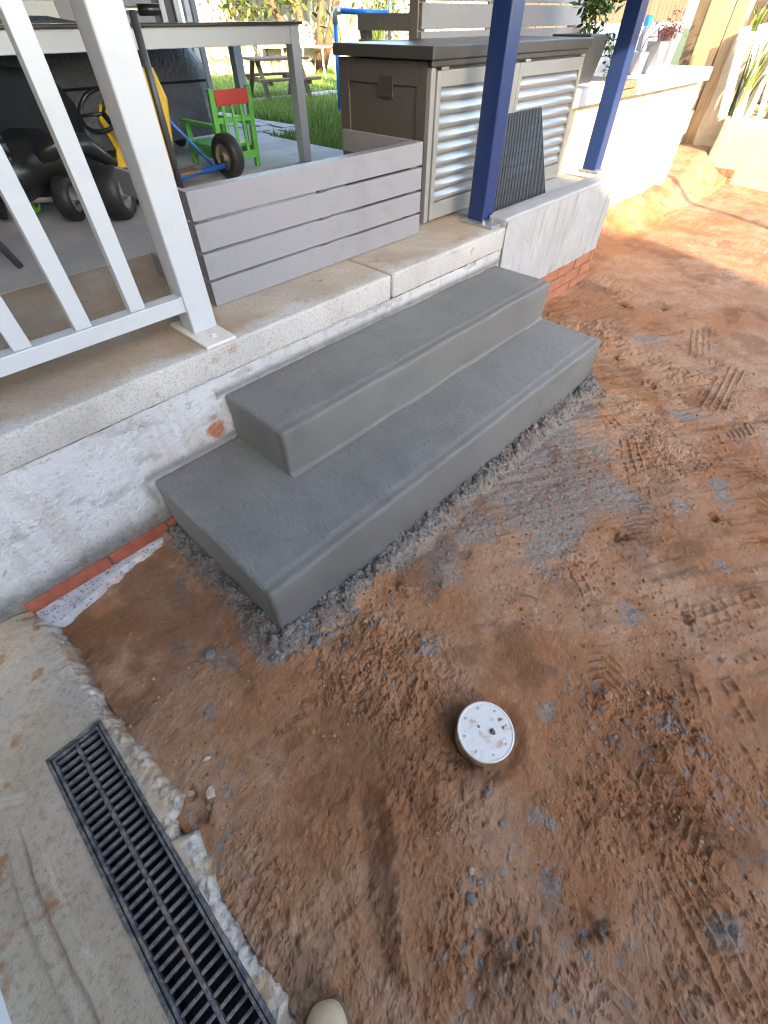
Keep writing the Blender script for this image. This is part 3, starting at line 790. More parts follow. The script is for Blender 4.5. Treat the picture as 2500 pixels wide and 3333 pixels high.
wl = thing('shadow_pole', 'unseen pole added right of the view to cast a shadow strip', 'post', (5.25, -1.3, 0))  # unseen pole, added to throw the shadow strip across ground and wall
obj('pole', MB().tube([(5.25,-1.3,-.05),(5.25,-1.3,2.3)], .045, 12), M['galv'], wl, smooth=True)
obj('arm', MB().tube([(4.6,-1.3,2.25),(5.9,-1.3,2.25)], .02, 8), M['galv'], wl, smooth=True)
bf = thing('shade_fence', 'unseen timber fence added beyond the yard to shade the ground', 'fence', (8, -4, 0))  # unseen fence, added as shade caster, height set by the sun patch
for i in range(100):
    x = -5.2 + i*.15
    if i == 0: pq = obj('paling', MB().box((x, -4.1, -.05), (x+.145, -4.08, 1.58)), M['paling'], bf)
    else: share(pq, bf, (i*.15, 0, random.uniform(-.02,.02)))

# ================================================================== THINGS IN FRONT
# ---- drain grate let into the apron
dr = thing('drain_grate', 'rusty black slotted drain grate let into the concrete apron', 'drain', (-.5965, -.4, .05))
zt = .052
obj('frame', MB().box((DX0, DY0, zt-.03), (DX0+.008, DY1, zt+.001)).box((DX1-.008, DY0, zt-.03), (DX1, DY1, zt+.001)).box((DX0+.008, DY1-.008, zt-.03), (DX1-.008, DY1, zt+.001)), M['iron'], dr, bevel=.0012)
gx0, gx1, gy1 = DX0+.0105, DX1-.0105, DY1-.0105
obj('side_rail', MB().box((gx0, DY0, zt-.022), (gx0+.007, gy1, zt-.001)), M['iron'], dr, bevel=.0015)
obj('side_rail', MB().box((gx1-.007, DY0, zt-.022), (gx1, gy1, zt-.001)), M['iron'], dr, bevel=.0015)
obj('end_rail', MB().box((gx0+.0072, gy1-.007, zt-.022), (gx1-.0072, gy1, zt-.0015)), M['iron'], dr, bevel=.0015)
xm = (gx0+gx1)/2
obj('centre_spine', MB().box((xm-.0045, DY0, zt-.022), (xm+.0045, gy1-.0072, zt-.002)), M['iron'], dr, bevel=.0018)
bp = None
for i in range(49):
    y = gy1 - .0195 - i*.0232
    for s in (0, 1):
        a = (gx0+.0072, xm+.0047)[s]; b = (xm-.0047, gx1-.0072)[s]
        if bp is None or len(bp) < s+1:
            q = obj('bar', MB().box((a, y-.0037, zt-.020), (b, y+.0037, zt-.0025)), M['iron'], dr, bevel=.0018)
            bp = (bp or []) + [(q, y)]
        else:
            share(bp[s][0], dr, (0, y-bp[s][1], random.uniform(-.0008,.0006)))
ch = MB().box((DX0-.01, DY0, -.06), (DX0+.004, DY1+.01, zt-.031)).box((DX1-.004, DY0, -.06), (DX1+.01, DY1+.01, zt-.031)).box((DX0+.0045, DY1-.002, -.06), (DX1-.0045, DY1+.01, zt-.031)).box((DX0+.0045, DY0, -.075), (DX1-.0045, DY1-.0025, -.055))
obj('channel', ch, M['channel'], dr)

# ---- pipe with a screwed white cap
pc = thing('pipe_cap', 'white screw-down pipe cap standing out of the red dirt', 'pipe cap', (.2105, -.6425, 0))
tilt = Vector((-.05, -.04, 1)).normalized(); cen = Vector((.2040, -.6430, .0))
obj('pipe', MB().lathe([(.066,-.06),(.067,.030),(.067,.06)], cen, 40, tilt, True), M['pvc_side'], pc, smooth=False)
obj('cap_side', MB().lathe([(.0705,-.010),(.0735,-.008),(.0765,.070),(.0775,.074)], cen, 48, tilt), M['pvc_side'], pc, smooth=True)
obj('lid', MB().lathe([(.0775,.0740),(.0778,.0785),(.0760,.0808),(.0725,.0812),(.0715,.0800),(.0700,.0800),(.030,.0803),(.0001,.0803)], cen, 48, tilt), M['pvc'], pc, smooth=True)
_s = tilt.cross(Vector((1,0,0))).normalized(); _u = tilt.cross(_s)
for k in range(8):
    a = 2*math.pi*k/8 + .2; c = cen + (_s*math.cos(a)+_u*math.sin(a))*.060 + tilt*.0802
    obj('screw', MB().lathe([(.0036,0),(.0036,.0012),(.0020,.0016),(.0016,.0008),(.0001,.0008)], c, 10, tilt), M['steel'], pc)
rnd = random.Random(5)
for (dx, dy, r, mt, lb) in ((.010,-.016,.0075,'clod','grey cement lump near the centre of the white pipe cap'), (-.004,.020,.005,'clod','small grey lump beside the middle of the white pipe cap'), (.052,-.012,.005,'earthclod','red earth lump on the right rim of the white pipe cap'), (.040,-.030,.0042,'clod','tiny grey lump low on the white pipe cap')):
    p = cen + _s*0 + Vector((dx, dy, 0)) + tilt*.082
    c = obj('cement_lump', MB().lump((p.x, p.y, p.z + r*.2), r, rnd), M[mt]); tag(c, lb, 'lump')

# ---- separate stones and lumps one can point at
for (x, y, r, mt, lb) in ((-.445,-.165,.010,'chip','pale stone chip beside the notch in the apron edge'), (-.405,-.205,.013,'chip','pale rounded stone in the dirt right of the apron notch'), (-.425,-.23,.008,'chip','smaller pale stone below the apron notch stone'), (-.37,-.13,.009,'chip','pale stone above the pair of apron stones'),
      (.52,-.245,.013,'clod','grey concrete lump lying off the front of the lower step'), (.06,-.085,.020,'mortar','largest mortar clod by the front corner of the steps'), (.11,-.10,.013,'mortar','mortar clod right of the largest one at the step corner'), (-.20,.13,.016,'clod','dark wet clod left of the lower step'),
      (.10,-.735,.010,'clod','grey flake below the pipe cap'), (.07,-.80,.009,'clod','dark stone in the dirt under the pipe cap'), (-.06,-.80,.011,'chip','brown stone low in the middle of the dirt'), (-.10,-.83,.010,'clod','dark grey stone right of the dark groove'), (.55,-.85,.012,'earthclod','lifted flake of red earth on the trampled dirt'), (1.33,-.03,.018,'mortar','mortar clod at the middle of the lower step front'),
      (2.5,-.02,.025,'earthclod','earth clod beyond the right end of the steps'), (3.2,.25,.03,'earthclod','larger earth clod in front of the kerb wall')):
    z = near_z(x, y)
    o = obj('stone' if mt == 'chip' else 'clod', MB().lump((x, y, z+r*.35), r, rnd), M[mt]); tag(o, lb, 'stone' if mt == 'chip' else 'clod')
z = near_z(.69, -.48)
tag(obj('twig', MB().tube([(.68,-.47,z+.006),(.70,-.50,z+.010),(.705,-.525,z+.007)], .0028, 6), M['oldtimber']), 'short pale twig lying on the dirt off the steps', 'twig')
z = near_z(-.36, .52)
tag(obj('twig', MB().tube([(-.365,.53,z+.004),(-.355,.50,z+.012),(-.352,.475,z+.006)], .0025, 6), M['oldtimber']), 'thin dark twig in the dug corner by the footing', 'twig')

# ---- toe of a boot at the bottom edge
bt = thing('boot', 'tan leather work boot toe at the bottom edge', 'boot', (-.55, -.84, 0))
bd = Vector((.60, .80, 0)).normalized(); bs = Vector((bd.y, -bd.x, 0)); toe = Vector((-.436, -.705, 0))
prof = [(0.0,.018,.050,.052),(.012,.034,.046,.070),(.035,.044,.040,.082),(.07,.049,.034,.086),(.11,.050,.030,.090),(.15,.047,.030,.105),(.20,.042,.030,.140),(.25,.040,.030,.175),(.29,.036,.030,.185)]
vs = []; fs = []; K = 16
for (d, hw_, zb, ztp) in prof:
    for k in range(K):
        a = 2*math.pi*k/K; zc = (ztp+.026)/2; hz = (ztp-.026)/2
        p = toe - bd*d + bs*(hw_*math.copysign(abs(math.cos(a))**.8, math.cos(a))); z = zc + hz*math.sin(a)
        vs.append((p.x, p.y, z))
for i in range(len(prof)-1):
    for k in range(K): fs.append((i*K+k, i*K+(k+1)%K, (i+1)*K+(k+1)%K, (i+1)*K+k))
fs.append(tuple(range(K-1,-1,-1))); fs.append(tuple(range((len(prof)-1)*K, len(prof)*K)))
up = obj('upper', MB().add(vs, fs), M['boot'], bt, smooth=True)
m_ = up.modifiers.new('smooth', 'SUBSURF'); m_.levels = 1; m_.render_levels = 2
sole = [(toe - bd*d + bs*s*w) for s, seq in ((1, [(0,.022),(.015,.038),(.05,.050),(.11,.053),(.18,.046),(.27,.042),(.30,.03)]), (-1, [(.30,.03),(.27,.042),(.18,.046),(.11,.053),(.05,.050),(.015,.038),(0,.022)])) for d, w in seq]
obj('sole', MB().prism([(p.x, p.y) for p in sole][::-1], .002, .030), M['boot_sole'], bt, bevel=.003)

# ---- white railing on the slab edge
rl = thing('white_railing', 'white metal railing with square balusters bolted to the slab', 'railing', (.41, .85, ZS))
post = obj('post', MB().box((.366, .804, ZS+.012), (.456, .894, 1.66)), M['white'], rl, bevel=.006)
plate = obj('base_plate', MB().box((.347, .700, ZS+.0005), (.462, .950, ZS+.012)), M['plate'], rl, bevel=.002)
for y in (.752, .922):
    bl = MB().lathe([(.0085,0),(.0085,.006),(.0001,.007)], (.409, y, ZS+.0145), 6).lathe([(.0125,0),(.0125,.0025),(.005,.0026)], (.409, y, ZS+.012), 16)
    obj('bolt', bl, M['plate'], plate)
obj('bottom_rail', MB().box((-1.6, .815, .722), (.3655, .863, .769)), M['white'], rl, bevel=.002)
obj('top_rail', MB().box((-1.6, .800, 1.575), (.3655, .880, 1.620)), M['white'], rl, bevel=.003)
b0 = None
for i in range(10):
    x = .200 - i*.1665
    if b0 is None: b0 = obj('baluster', MB().box((x, .822, .7695), (x+.0465, .856, 1.5745)), M['white'], rl, bevel=.002)
    else: share(b0, rl, (-i*.1665, 0, 0))
obj('weld', MB().box((.358, .8145, .722), (.3665, .8155, .772)), M['white'], rl)

# ---- low grey slatted screen
sc = thing('slatted_screen', 'low pale grey slatted screen box standing on the slab edge', 'screen', (1.15, 1.1, ZS))
SX0, SX1, SY = .553, 1.743, .968
s0 = None
for i in range(4):
    z0 = ZS + .003 + i*.0940
    if s0 is None: s0 = obj('slat', MB().box((SX0, SY, z0), (SX1, SY+.020, z0+.0845)), M['slat'], sc, bevel=.0015)
    else: share(s0, sc, (0, 0, i*.0940))
    obj('side_slat', MB().box((SX0+.0005, SY+.0205, z0), (SX0+.020, (1.50, 1.02, 1.02, 1.50)[i] if i else 1.44, z0+.0845)), M['slat'], sc, bevel=.0015)
    obj('side_slat', MB().box((SX1-.020, SY+.0205, z0), (SX1-.0005, 1.00 if i < 3 else 1.49, z0+.0845)), M['slat'], sc, bevel=.0015)
for x in (SX0+.0205, 1.13, SX1-.0605):
    obj('stile', MB().box((x, SY+.0208, ZS+.002), (x+.04, SY+.045, ZS+.36)), M['slat_dark'], sc)
obj('top_rail', MB().box((SX0+.021, SY+.0207, ZS+.362), (SX1-.021, SY+.062, ZS+.367)), M['slat'], sc)

# ---- storage cabinet
CX0, CX1, CY0, CY1, CZ1 = 1.875, 3.290, 1.050, 1.660, 1.250
cb = thing('storage_cabinet', 'grey outdoor storage cabinet with silver louvred doors and dark lid', 'cabinet', (2.58, 1.35, ZS))
obj('carcass', MB().box((CX0+.02, CY0+.022, ZS+.01), (CX1-.01, CY1-.005, CZ1-.002)), M['resin'], cb)
side = obj('side_panel', MB().box((CX0, CY0+.026, ZS+.004), (CX0+.019, CY0+.085, CZ1-.001)).box((CX0, CY1-.07, ZS+.004), (CX0+.019, CY1, CZ1-.001)).box((CX0, CY0+.0855, CZ1-.085), (CX0+.019, CY1-.0705, CZ1-.001)).box((CX0, CY0+.0855, ZS+.004), (CX0+.019, CY1-.0705, ZS+.07)).box((CX0+.007, CY0+.0857, ZS+.0705), (CX0+.018, CY1-.0707, CZ1-.0855)), M['resin'], cb, bevel=.003)
obj('handle_recess', MB().box((CX0-.003, 1.285, CZ1-.130), (CX0+.006, 1.375, CZ1-.122)).box((CX0-.003, 1.285, CZ1-.062), (CX0+.006, 1.375, CZ1-.054)).box((CX0-.003, 1.285, CZ1-.1218), (CX0+.006, 1.292, CZ1-.0622)).box((CX0-.003, 1.368, CZ1-.1218), (CX0+.006, 1.375, CZ1-.0622)).box((CX0-.0012, 1.2922, CZ1-.1218), (CX0+.004, 1.3678, CZ1-.0622)), M['lid'], side)
obj('lid', MB().box((CX0-.022, CY0-.022, CZ1+.004), (CX1+.022, CY1+.012, CZ1+.047)).box((CX0-.012, CY0-.012, CZ1-.018), (CX1+.012, CY0-.003, CZ1+.0038)), M['lid'], cb, bevel=.006)
obj('corner_stile', MB().box((CX0, CY0, ZS+.004), (CX0+.032, CY0+.0255, CZ1-.02)), M['cab_frame'], cb, bevel=.002)
LN = 9
for d, (a, b) in enumerate(((CX0+.036, 2.545), (2.585, CX1-.012))):
    dz0, dz1 = ZS+.012, CZ1-.030
    door = obj('louvre_door', MB().box((a, CY0-.008, dz0), (a+.030, CY0+.0205, dz1)).box((b-.030, CY0-.008, dz0), (b, CY0+.0205, dz1)).box((a+.0302, CY0-.008, dz0), (b-.0302, CY0+.0205, dz0+.075)).box((a+.0302, CY0-.008, dz1-.055), (b-.0302, CY0+.0205, dz1)), M['cab_frame'], cb, bevel=.002)
    z0, z1 = dz0+.0755, dz1-.0555; p = (z1-z0)/LN; first = None
    for k in range(LN):
        if first is None:
            v = []; f_ = []
            prof = [(CY0+.012, 0), (CY0-.002, .10*p), (CY0-.006, .30*p), (CY0-.003, .55*p), (CY0+.006, .80*p), (CY0+.015, 1.0*p)]
            for xx in (a+.0305, b-.0305):
                v += [(xx, y, z0+h) for y, h in prof]
            f_ = [(i, i+6, i+7, i+1) for i in range(5)]
            first = obj('louvre', MB().add(v, f_), M['silver'], door, smooth=True)
        else: share(first, door, (0, 0, k*p))
obj('middle_stile', MB().box((2.5455, CY0-.006, ZS+.012), (2.5845, CY0+.0205, CZ1-.03)), M['cab_frame'], cb, bevel=.002)
for x in (1.93, 2.62, 3.22):
    obj('hinge', MB().box((x, CY0-.013, CZ1-.0285), (x+.05, CY0-.0085, CZ1-.019)), M['steel'], cb)

# ---- slatted privacy screen behind the cabinet
ps = thing('privacy_screen', 'tall grey slatted privacy screen behind the storage cabinet', 'screen', (3.3, 1.72, ZS))
obj('corner_post', MB().box((2.525, 1.705, ZS), (2.590, 1.770, 2.42)), M['slat_dark'], ps, bevel=.003)
obj('end_post', MB().box((4.36, 1.705, ZS), (4.42, 1.770, 2.42)), M['slat_dark'], ps, bevel=.003)
sl0 = None
for k in range(11):
    if sl0 is None: sl0 = obj('slat', MB().box((2.532, 1.680, ZS+.06), (4.43, 1.7045, ZS+.158)), M['slat'], ps, bevel=.002)
    else: share(sl0, ps, (0, 0, k*.1065))
for k in range(7):
    obj('return_slat', MB().box((2.528, 1.7705, ZS+.06+k*.1065*.99), (2.550, 2.19, ZS+.158-.03+k*.1065*.99)), M['slat_dark'], ps, bevel=.002)  # darker, browner colour stands in for the shaded side of the return
obj('return_post', MB().box((2.552, 2.14, ZS), (2.60, 2.19, 1.34)), M['slat_dark'], ps)

# ---- two blue posts
def blue_post(x, y, s, zb, lab, px0, px1, py0, py1):
    t = thing('blue_post', lab, 'post', (x+s/2, y+s/2, zb), group='blue posts on the slab edge')
    obj('shaft', MB().box((x, y, zb+.012), (x+s, y+s, 2.698)), M['blue'], t, bevel=.006)
    pl = obj('base_plate', MB().box((px0, py0, zb+.001), (px1, py1, zb+.012)), M['galv'], t, bevel=.001)
    for (bx_, by_) in ((x+s+.022, y-.035) if px1 > x+s+.03 else (x+s/2, y-.03), (x-.02, y-.02) if px0 < x-.03 else (x+s/2+.03, y-.03)):
        obj('bolt', MB().lathe([(.012,0),(.012,.003),(.008,.0031),(.008,.010),(.004,.0102),(.004,.018),(.0001,.019)], (bx_, by_, zb+.012), 8), M['steel'], pl)
    obj('grout_bed', MB().box((px0+.01, py0+.012, zb-.004), (px1-.01, py1+.004, zb+.0008)), M['mortarjoint'], t)
blue_post(2.089, .821, .098, ZS, 'nearer blue steel post in front of the storage cabinet', 2.05, 2.215, .735, .935)
blue_post(3.384, .835, .092, .676, 'farther blue steel post at the end of the kerb wall', 3.36, 3.485, .800, .94)

# ---- black mesh panel leaning on the cabinet
mp = thing('mesh_panel', 'black barred mesh panel leaning against the silver louvred doors', 'panel', (2.60, .95, ZS))
ya, yb, za, zb_ = .890, 1.030, ZS+.008, 1.030
q0 = None
for i in range(37):
    x = 2.300 + i*.0155
    if q0 is None: q0 = obj('bar', MB().bar((x, ya, za), (x, yb, zb_), .0078, .004, (0,1,0)), M['mesh'], mp)
    else: share(q0, mp, (i*.0155, 0, 0))
q1 = None
for k in range(8):
    t = .03 + k*.134; y = ya+(yb-ya)*t+.004; z = za+(zb_-za)*t
    if q1 is None: q1 = obj('cross_bar', MB().bar((2.292, y, z), (2.866, y, z), .007, .007), M['mesh'], mp); y1, z1_ = y, z
    else: share(q1, mp, (0, y-y1, z-z1_))

# ================================================================== UNDER THE ROOF
# ---- pale table
tb = thing('patio_table', 'pale metal patio table with dark top behind the railing', 'table', (1.3, 3.1, ZS))
obj('table_top', MB().box((-.05, 2.69, 1.348), (2.51, 3.53, 1.362)), M['glass_top'], tb, bevel=.003)
obj('apron', MB().box((.0, 2.722, 1.262), (2.424, 2.748, 1.347)).box((.0, 3.475, 1.262), (2.424, 3.50, 1.347)).box((2.43, 2.79, 1.262), (2.455, 3.43, 1.347)), M['alu'], tb, bevel=.003)
for (x, y) in ((2.425, 2.718), (2.425, 3.432), (0, 2.718), (0, 3.432)):
    obj('leg', MB().box((x, y, ZS), (x+.07, y+.07, 1.347)), M['alu'], tb, bevel=.003)

# ---- grey covered barbecue behind the table
def cover_mesh(x0, x1, y0, y1, z0, zt_, seed, bulge=.05, peak=None):
    mb = MB(); ring = 48; rows = 16; rn = random.Random(seed)
    for r in range(rows+1):
        t = r/rows; z = z0 + (zt_-z0)*t
        ins = .02 + .10*max(0, t-.72)/.28
        for k in range(ring):
            a = 2*math.pi*k/ring; ca, sa = math.cos(a), math.sin(a)
            e = .28
            px = math.copysign(abs(ca)**e, ca); py = math.copysign(abs(sa)**e, sa)
            w = 1 - ins + .018*math.sin(a*9+seed) * (1-t) + .012*math.sin(a*21+t*5)
            zz_ = z + (.03*math.sin(px*3+seed)+.02*math.sin(py*4)) * t
            if peak and t > .9: zz_ += peak*math.exp(-((px+.25)/.35)**2)
            mb.v.append(((x0+x1)/2 + px*(x1-x0)/2*w, (y0+y1)/2 + py*(y1-y0)/2*w, zz_))
    for r in range(rows):
        for k in range(ring): mb.f.append((r*ring+k, r*ring+(k+1)%ring, (r+1)*ring+(k+1)%ring, (r+1)*ring+k))
    mb.f.append(tuple(range(rows*ring, (rows+1)*ring)))
    return mb
bq = thing('covered_barbecue', 'barbecue under a slate grey fabric cover behind the table', 'barbecue', (1.6, 4.1, ZS))
cv = obj('cover', cover_mesh(.2, 2.36, 3.62, 4.55, ZS+.10, 1.30, 3, peak=.12), M['cover'], bq, smooth=True)
obj('cover_seam', MB().tube([(.24, 3.632, 1.06), (1.2, 3.60, 1.065), (2.26, 3.64, 1.055)], .008, 6), M['cover_dark'], cv)
for x in (.5, 2.1): obj('caster', MB().lathe([(.05,-.02),(.05,.02)], (x, 4.0, ZS+.05), 16, (0,1,0), True), M['rubber'], bq)
dk = thing('dark_covered_box', 'low black covered box in the shade behind the railing', 'box', (.5, 3.2, ZS))
obj('cover', cover_mesh(-.6, 1.05, 2.95, 3.40, ZS+.02, 1.22, 8), M['cover_dark'], dk, smooth=True)

# ---- wheels, karts and chair
def wheel(parent, c, r, w, axis, tyre='rubber', hub='hub'):
    ax = Vector(axis).normalized(); c = Vector(c)
    rr = r; prof = [(rr*.58,-w/2*.8),(rr*.80,-w/2),(rr*.95,-w/2*.72),(rr,-w/4),(rr,w/4),(rr*.95,w/2*.72),(rr*.80,w/2),(rr*.58,w/2*.8)]
    wh = obj('wheel', MB().lathe(prof, c, 28, ax), M[tyre], parent, smooth=True)
    obj('rim', MB().lathe([(rr*.06,-w/2*.95),(rr*.2,-w/2*.9),(rr*.22,-w/2*.5),(rr*.5,-w/2*.45),(rr*.6,-w/2*.78)], c, 28, ax).lathe([(rr*.06,w/2*.95),(rr*.2,w/2*.9),(rr*.22,w/2*.5),(rr*.5,w/2*.45),(rr*.6,w/2*.78)], c, 28, ax), M[hub], wh, smooth=True)
    return wh
bk = thing('pedal_kart', 'black pedal kart with fat black wheels behind the railing', 'kart', (.6, 2.6, ZS))
axd = (.55, -.5, 0); axn = Vector(axd).normalized()
wheel(bk, (.815, 2.33, ZS+.121), .120, .13, axd); wheel(bk, (.63, 2.50, ZS+.100), .100, .09, axd)
wheel(bk, (.20, 2.85, ZS+.121), .120, .13, axd)
obj('rear_axle', MB().tube([Vector((.815,2.33,ZS+.10)), Vector((.20,2.85,ZS+.10))], .012, 8), M['steel'], bk)
seat = []
for i in range(9):
    t = i/8; seat.append((Vector((.34+.10*t, 2.62+.10*t, ZS+.14)) + Vector((-.30*t**2*.3, .02*t, .36*t**1.6))))
mb = MB()
for i in range(8):
    mb.bar(seat[i], seat[i+1] + (seat[i+1]-seat[i])*.1, .34, .05, (.6,.6,.5))
obj('seat', mb, M['black'], bk, bevel=.015, smooth=True)
obj('body_shell', MB().lathe([(.001,-.28),(.09,-.24),(.14,-.1),(.15,.05),(.13,.18),(.06,.26),(.001,.28)], (.55, 2.72, ZS+.22), 20, (.75,.6,.05)), M['black'], bk, smooth=True)
obj('mudguard', MB().tube([(.55,2.40,ZS+.30),(.66,2.40,ZS+.33),(.78,2.40,ZS+.32),(.90,2.40,ZS+.22)], [.03,.05,.05,.02], 10), M['black'], bk, smooth=True)
st = MB(); c = Vector((.985, 2.57, 1.055)); nrm = Vector((-.45,-.35,.62)).normalized(); e1 = nrm.cross(Vector((0,0,1))).normalized(); e2 = nrm.cross(e1)
st.tube([c + (e1*math.cos(a)+e2*math.sin(a))*.115 for a in [2*math.pi*k/28 for k in range(29)]], .011, 8, False)
for a in (0.3, 2.4, 4.5): st.tube([c - nrm*.02, c + (e1*math.cos(a)+e2*math.sin(a))*.112], .008, 6)
st.tube([c - nrm*.02, c - nrm*.30], .014, 8)
obj('steering_wheel', st, M['black'], bk, smooth=True)

sw = thing('ride_on_toy', 'toy with lime green wheels under the table', 'toy', (.45, 2.83, ZS))
for (x, y) in ((.515, 2.82), (.375, 2.925)):
    wheel(sw, (x, y, ZS+.054), .053, .06, (.7,-.5,0), 'lime', 'hub')
obj('axle', MB().tube([(.50,2.83,ZS+.043),(.39,2.915,ZS+.043)], .009, 8).tube([(.52,2.82,ZS+.05),(.66,2.74,ZS+.055)], .009, 8), M['steel'], sw)
obj('deck', MB().box((.36,2.86,ZS+.075), (.50,3.02,ZS+.10)), M['black'], sw, bevel=.01)

bc = thing('billy_cart', 'yellow and blue wooden billy cart with black wheels beside the green chair', 'cart', (1.4, 2.6, ZS))
ax2 = Vector((.98, .18, 0)).normalized()
wheel(bc, (1.76, 2.700, ZS+.122), .121, .10, ax2)
wheel(bc, (.99, 2.56, ZS+.089), .088, .075, ax2)
obj('axle', MB().tube([Vector((1.72,2.695,ZS+.075)), Vector((1.01,2.565,ZS+.075))], .017, 10), M['kartblue'], bc, smooth=True)
obj('side_board', MB().add([(1.00,2.73,.72),(1.09,2.69,.72),(1.13,2.67,.86),(1.10,2.68,.98),(1.085,2.70,1.06),(1.045,2.72,1.065),(1.02,2.73,1.0),(1.05,2.72,.86),
    (1.00,2.76,.72),(1.09,2.72,.72),(1.13,2.70,.86),(1.10,2.71,.98),(1.085,2.73,1.06),(1.045,2.75,1.065),(1.02,2.76,1.0),(1.05,2.75,.86)],
    [(0,1,2,3,4,5,6,7),(15,14,13,12,11,10,9,8)] + [(i,(i+1)%8,8+(i+1)%8,8+i)[::-1] for i in range(8)]), M['yellow'], bc, bevel=.004)
obj('back_board', MB().add([(1.245,2.64,.70),(1.305,2.615,.70),(1.345,2.60,.90),(1.375,2.59,1.07),(1.345,2.60,1.20),(1.28,2.63,1.20),(1.245,2.66,.70),(1.325,2.635,.70),(1.365,2.62,.90),(1.395,2.61,1.07),(1.365,2.62,1.20),(1.28,2.65,1.20)],
    [(0,1,2,3,4,5),(11,10,9,8,7,6)] + [(i,(i+1)%6,6+(i+1)%6,6+i)[::-1] for i in range(6)]), M['yellow'], bc, bevel=.004)
obj('floor_board', MB().box((.98, 2.61, .712), (1.50, 2.74, .727)), M['oldtimber'], bc, bevel=.003)
obj('brace', MB().tube([(1.365,2.617,.985),(1.66,2.70,ZS+.06)], .009, 8), M['kartblue'], bc, smooth=True)
obj('brace', MB().tube([(.995,2.505,1.02),(1.01,2.50,.78)], .009, 8), M['kartblue'], bc, smooth=True)

gc = thing('green_chair', 'small green wooden chair with a red top rail', 'chair', (1.97, 3.1, ZS))
px = (1.815, 2.105); pyb = 2.88
for x in px: obj('back_post', MB().bar((x+.012, pyb+.02, ZS), (x+.012, pyb-.012, 1.072), .038, .030, (0,1,0)), M['green'], gc, bevel=.003)
obj('top_rail', MB().box((1.845, pyb-.030, .985), (2.102, pyb-.012, 1.063)), M['red'], gc, bevel=.003)
obj('middle_rail', MB().box((1.838, pyb-.012, .895), (2.108, pyb+.006, .925)), M['green'], gc, bevel=.002)
for k in range(3):
    x = 1.885 + k*.070
    obj('back_slat', MB().box((x, pyb-.022, .735), (x+.022, pyb-.0125, .9845)), M['green'], gc, bevel=.002)
obj('seat', MB().box((1.815, pyb+.04, .752), (2.125, 3.30, .772)), M['green'], gc, bevel=.003)
obj('seat_rail', MB().box((1.846, pyb-.020, .690), (2.10, pyb-.002, .734)).box((1.806, pyb+.04, .700), (1.822, 3.28, .750)).box((2.118, pyb+.04, .700), (2.134, 3.28, .750)), M['green'], gc, bevel=.002)
for x in px:
    obj('front_leg', MB().box((x-.008, 3.27, ZS), (x+.028, 3.305, .885)), M['green'], gc, bevel=.003)
    obj('armrest', MB().box((x-.012, pyb+.01, .870), (x+.032, 3.33, .892)), M['green'], gc, bevel=.003)

ks = thing('kick_scooter', 'kick scooter with grey stem and black handle grips behind the post', 'scooter', (1.135, 2.18, ZS))
d = Vector((.92,-.38,0))
obj('stem', MB().tube([(1.128,2.20,ZS+.08),(1.128,2.184,1.405)], .017, 12), M['darkgrey'], ks, smooth=True)
hb = obj('handlebar', MB().tube([Vector((1.135,2.184,1.405))-d*.16, Vector((1.135,2.184,1.405))+d*.11], .012, 10), M['steel'], ks, smooth=True)
obj('grip', MB().tube([Vector((1.135,2.184,1.405))+d*.02, Vector((1.135,2.184,1.405))+d*.115], .019, 12), M['black'], hb, smooth=True)
obj('grip', MB().tube([Vector((1.135,2.184,1.405))-d*.06, Vector((1.135,2.184,1.405))-d*.165], .019, 12), M['black'], hb, smooth=True)
obj('deck', MB().box((1.10,2.24,ZS+.055), (1.20,2.62,ZS+.075)), M['darkgrey'], ks, bevel=.006)
wheel(ks, (1.150,2.17,ZS+.056), .055, .026, (1,.0,0), 'rubber', 'hub'); wheel(ks, (1.15,2.66,ZS+.056), .055, .026, (1,0,0), 'rubber', 'hub')

pch = thing('patio_chair', 'dark grey plastic chair whose splayed leg shows at the left edge', 'chair', (-.2, 2.2, ZS))
for (a, b) in (((.172, 1.975, ZS), (.03, 2.06, 1.05)), ((-.52, 1.98, ZS), (-.40, 2.05, 1.05)), ((.16, 2.55, ZS), (.03, 2.48, 1.05)), ((-.52, 2.55, ZS), (-.40, 2.48, 1.05))):
    obj('leg', MB().tube([a, b], [.014, .026], 10), M['darkgrey'], pch, smooth=True)
obj('seat', MB().box((-.45, 2.02, 1.045), (.08, 2.52, 1.075)), M['darkgrey'], pch, bevel=.012)
obj('backrest', MB().box((-.44, 2.50, 1.09), (.07, 2.54, 1.50)), M['darkgrey'], pch, bevel=.012)

# ================================================================== HOUSE BACK AND GARDEN
hb_ = thing('house', 'house end with dark sliding door and white trims at the patio back', 'house', (0, 5.3, ZS))
obj('wall', MB().box((-6, 5.06, 0), (1.86, 5.4, 2.6)).box((-6, 5.402, 0), (2.98, 9.0, 2.9)), M['housewhite'], hb_)
obj('wall', MB().box((1.862, 5.05, ZS), (2.70, 5.4, 2.6)), M['housegrey'], hb_)
dr_ = obj('sliding_door', MB().box((2.702, 5.075, ZS), (2.97, 5.38, 2.6)), M['doordark'], hb_)
obj('door_trim', MB().box((2.775, 5.052, ZS), (2.826, 5.074, 2.6)).box((2.92, 5.05, ZS), (2.975, 5.074, 2.6)), M['housewhite'], dr_, bevel=.003)
for (x, m) in ((3.03, 'housewhite'), (3.10, 'slat')):
    obj('downpipe' if m == 'slat' else 'corner_board', MB().box((x, 5.06, .60), (x+.055, 5.115, 2.6)), M[m], hb_, bevel=.004)
w0 = None
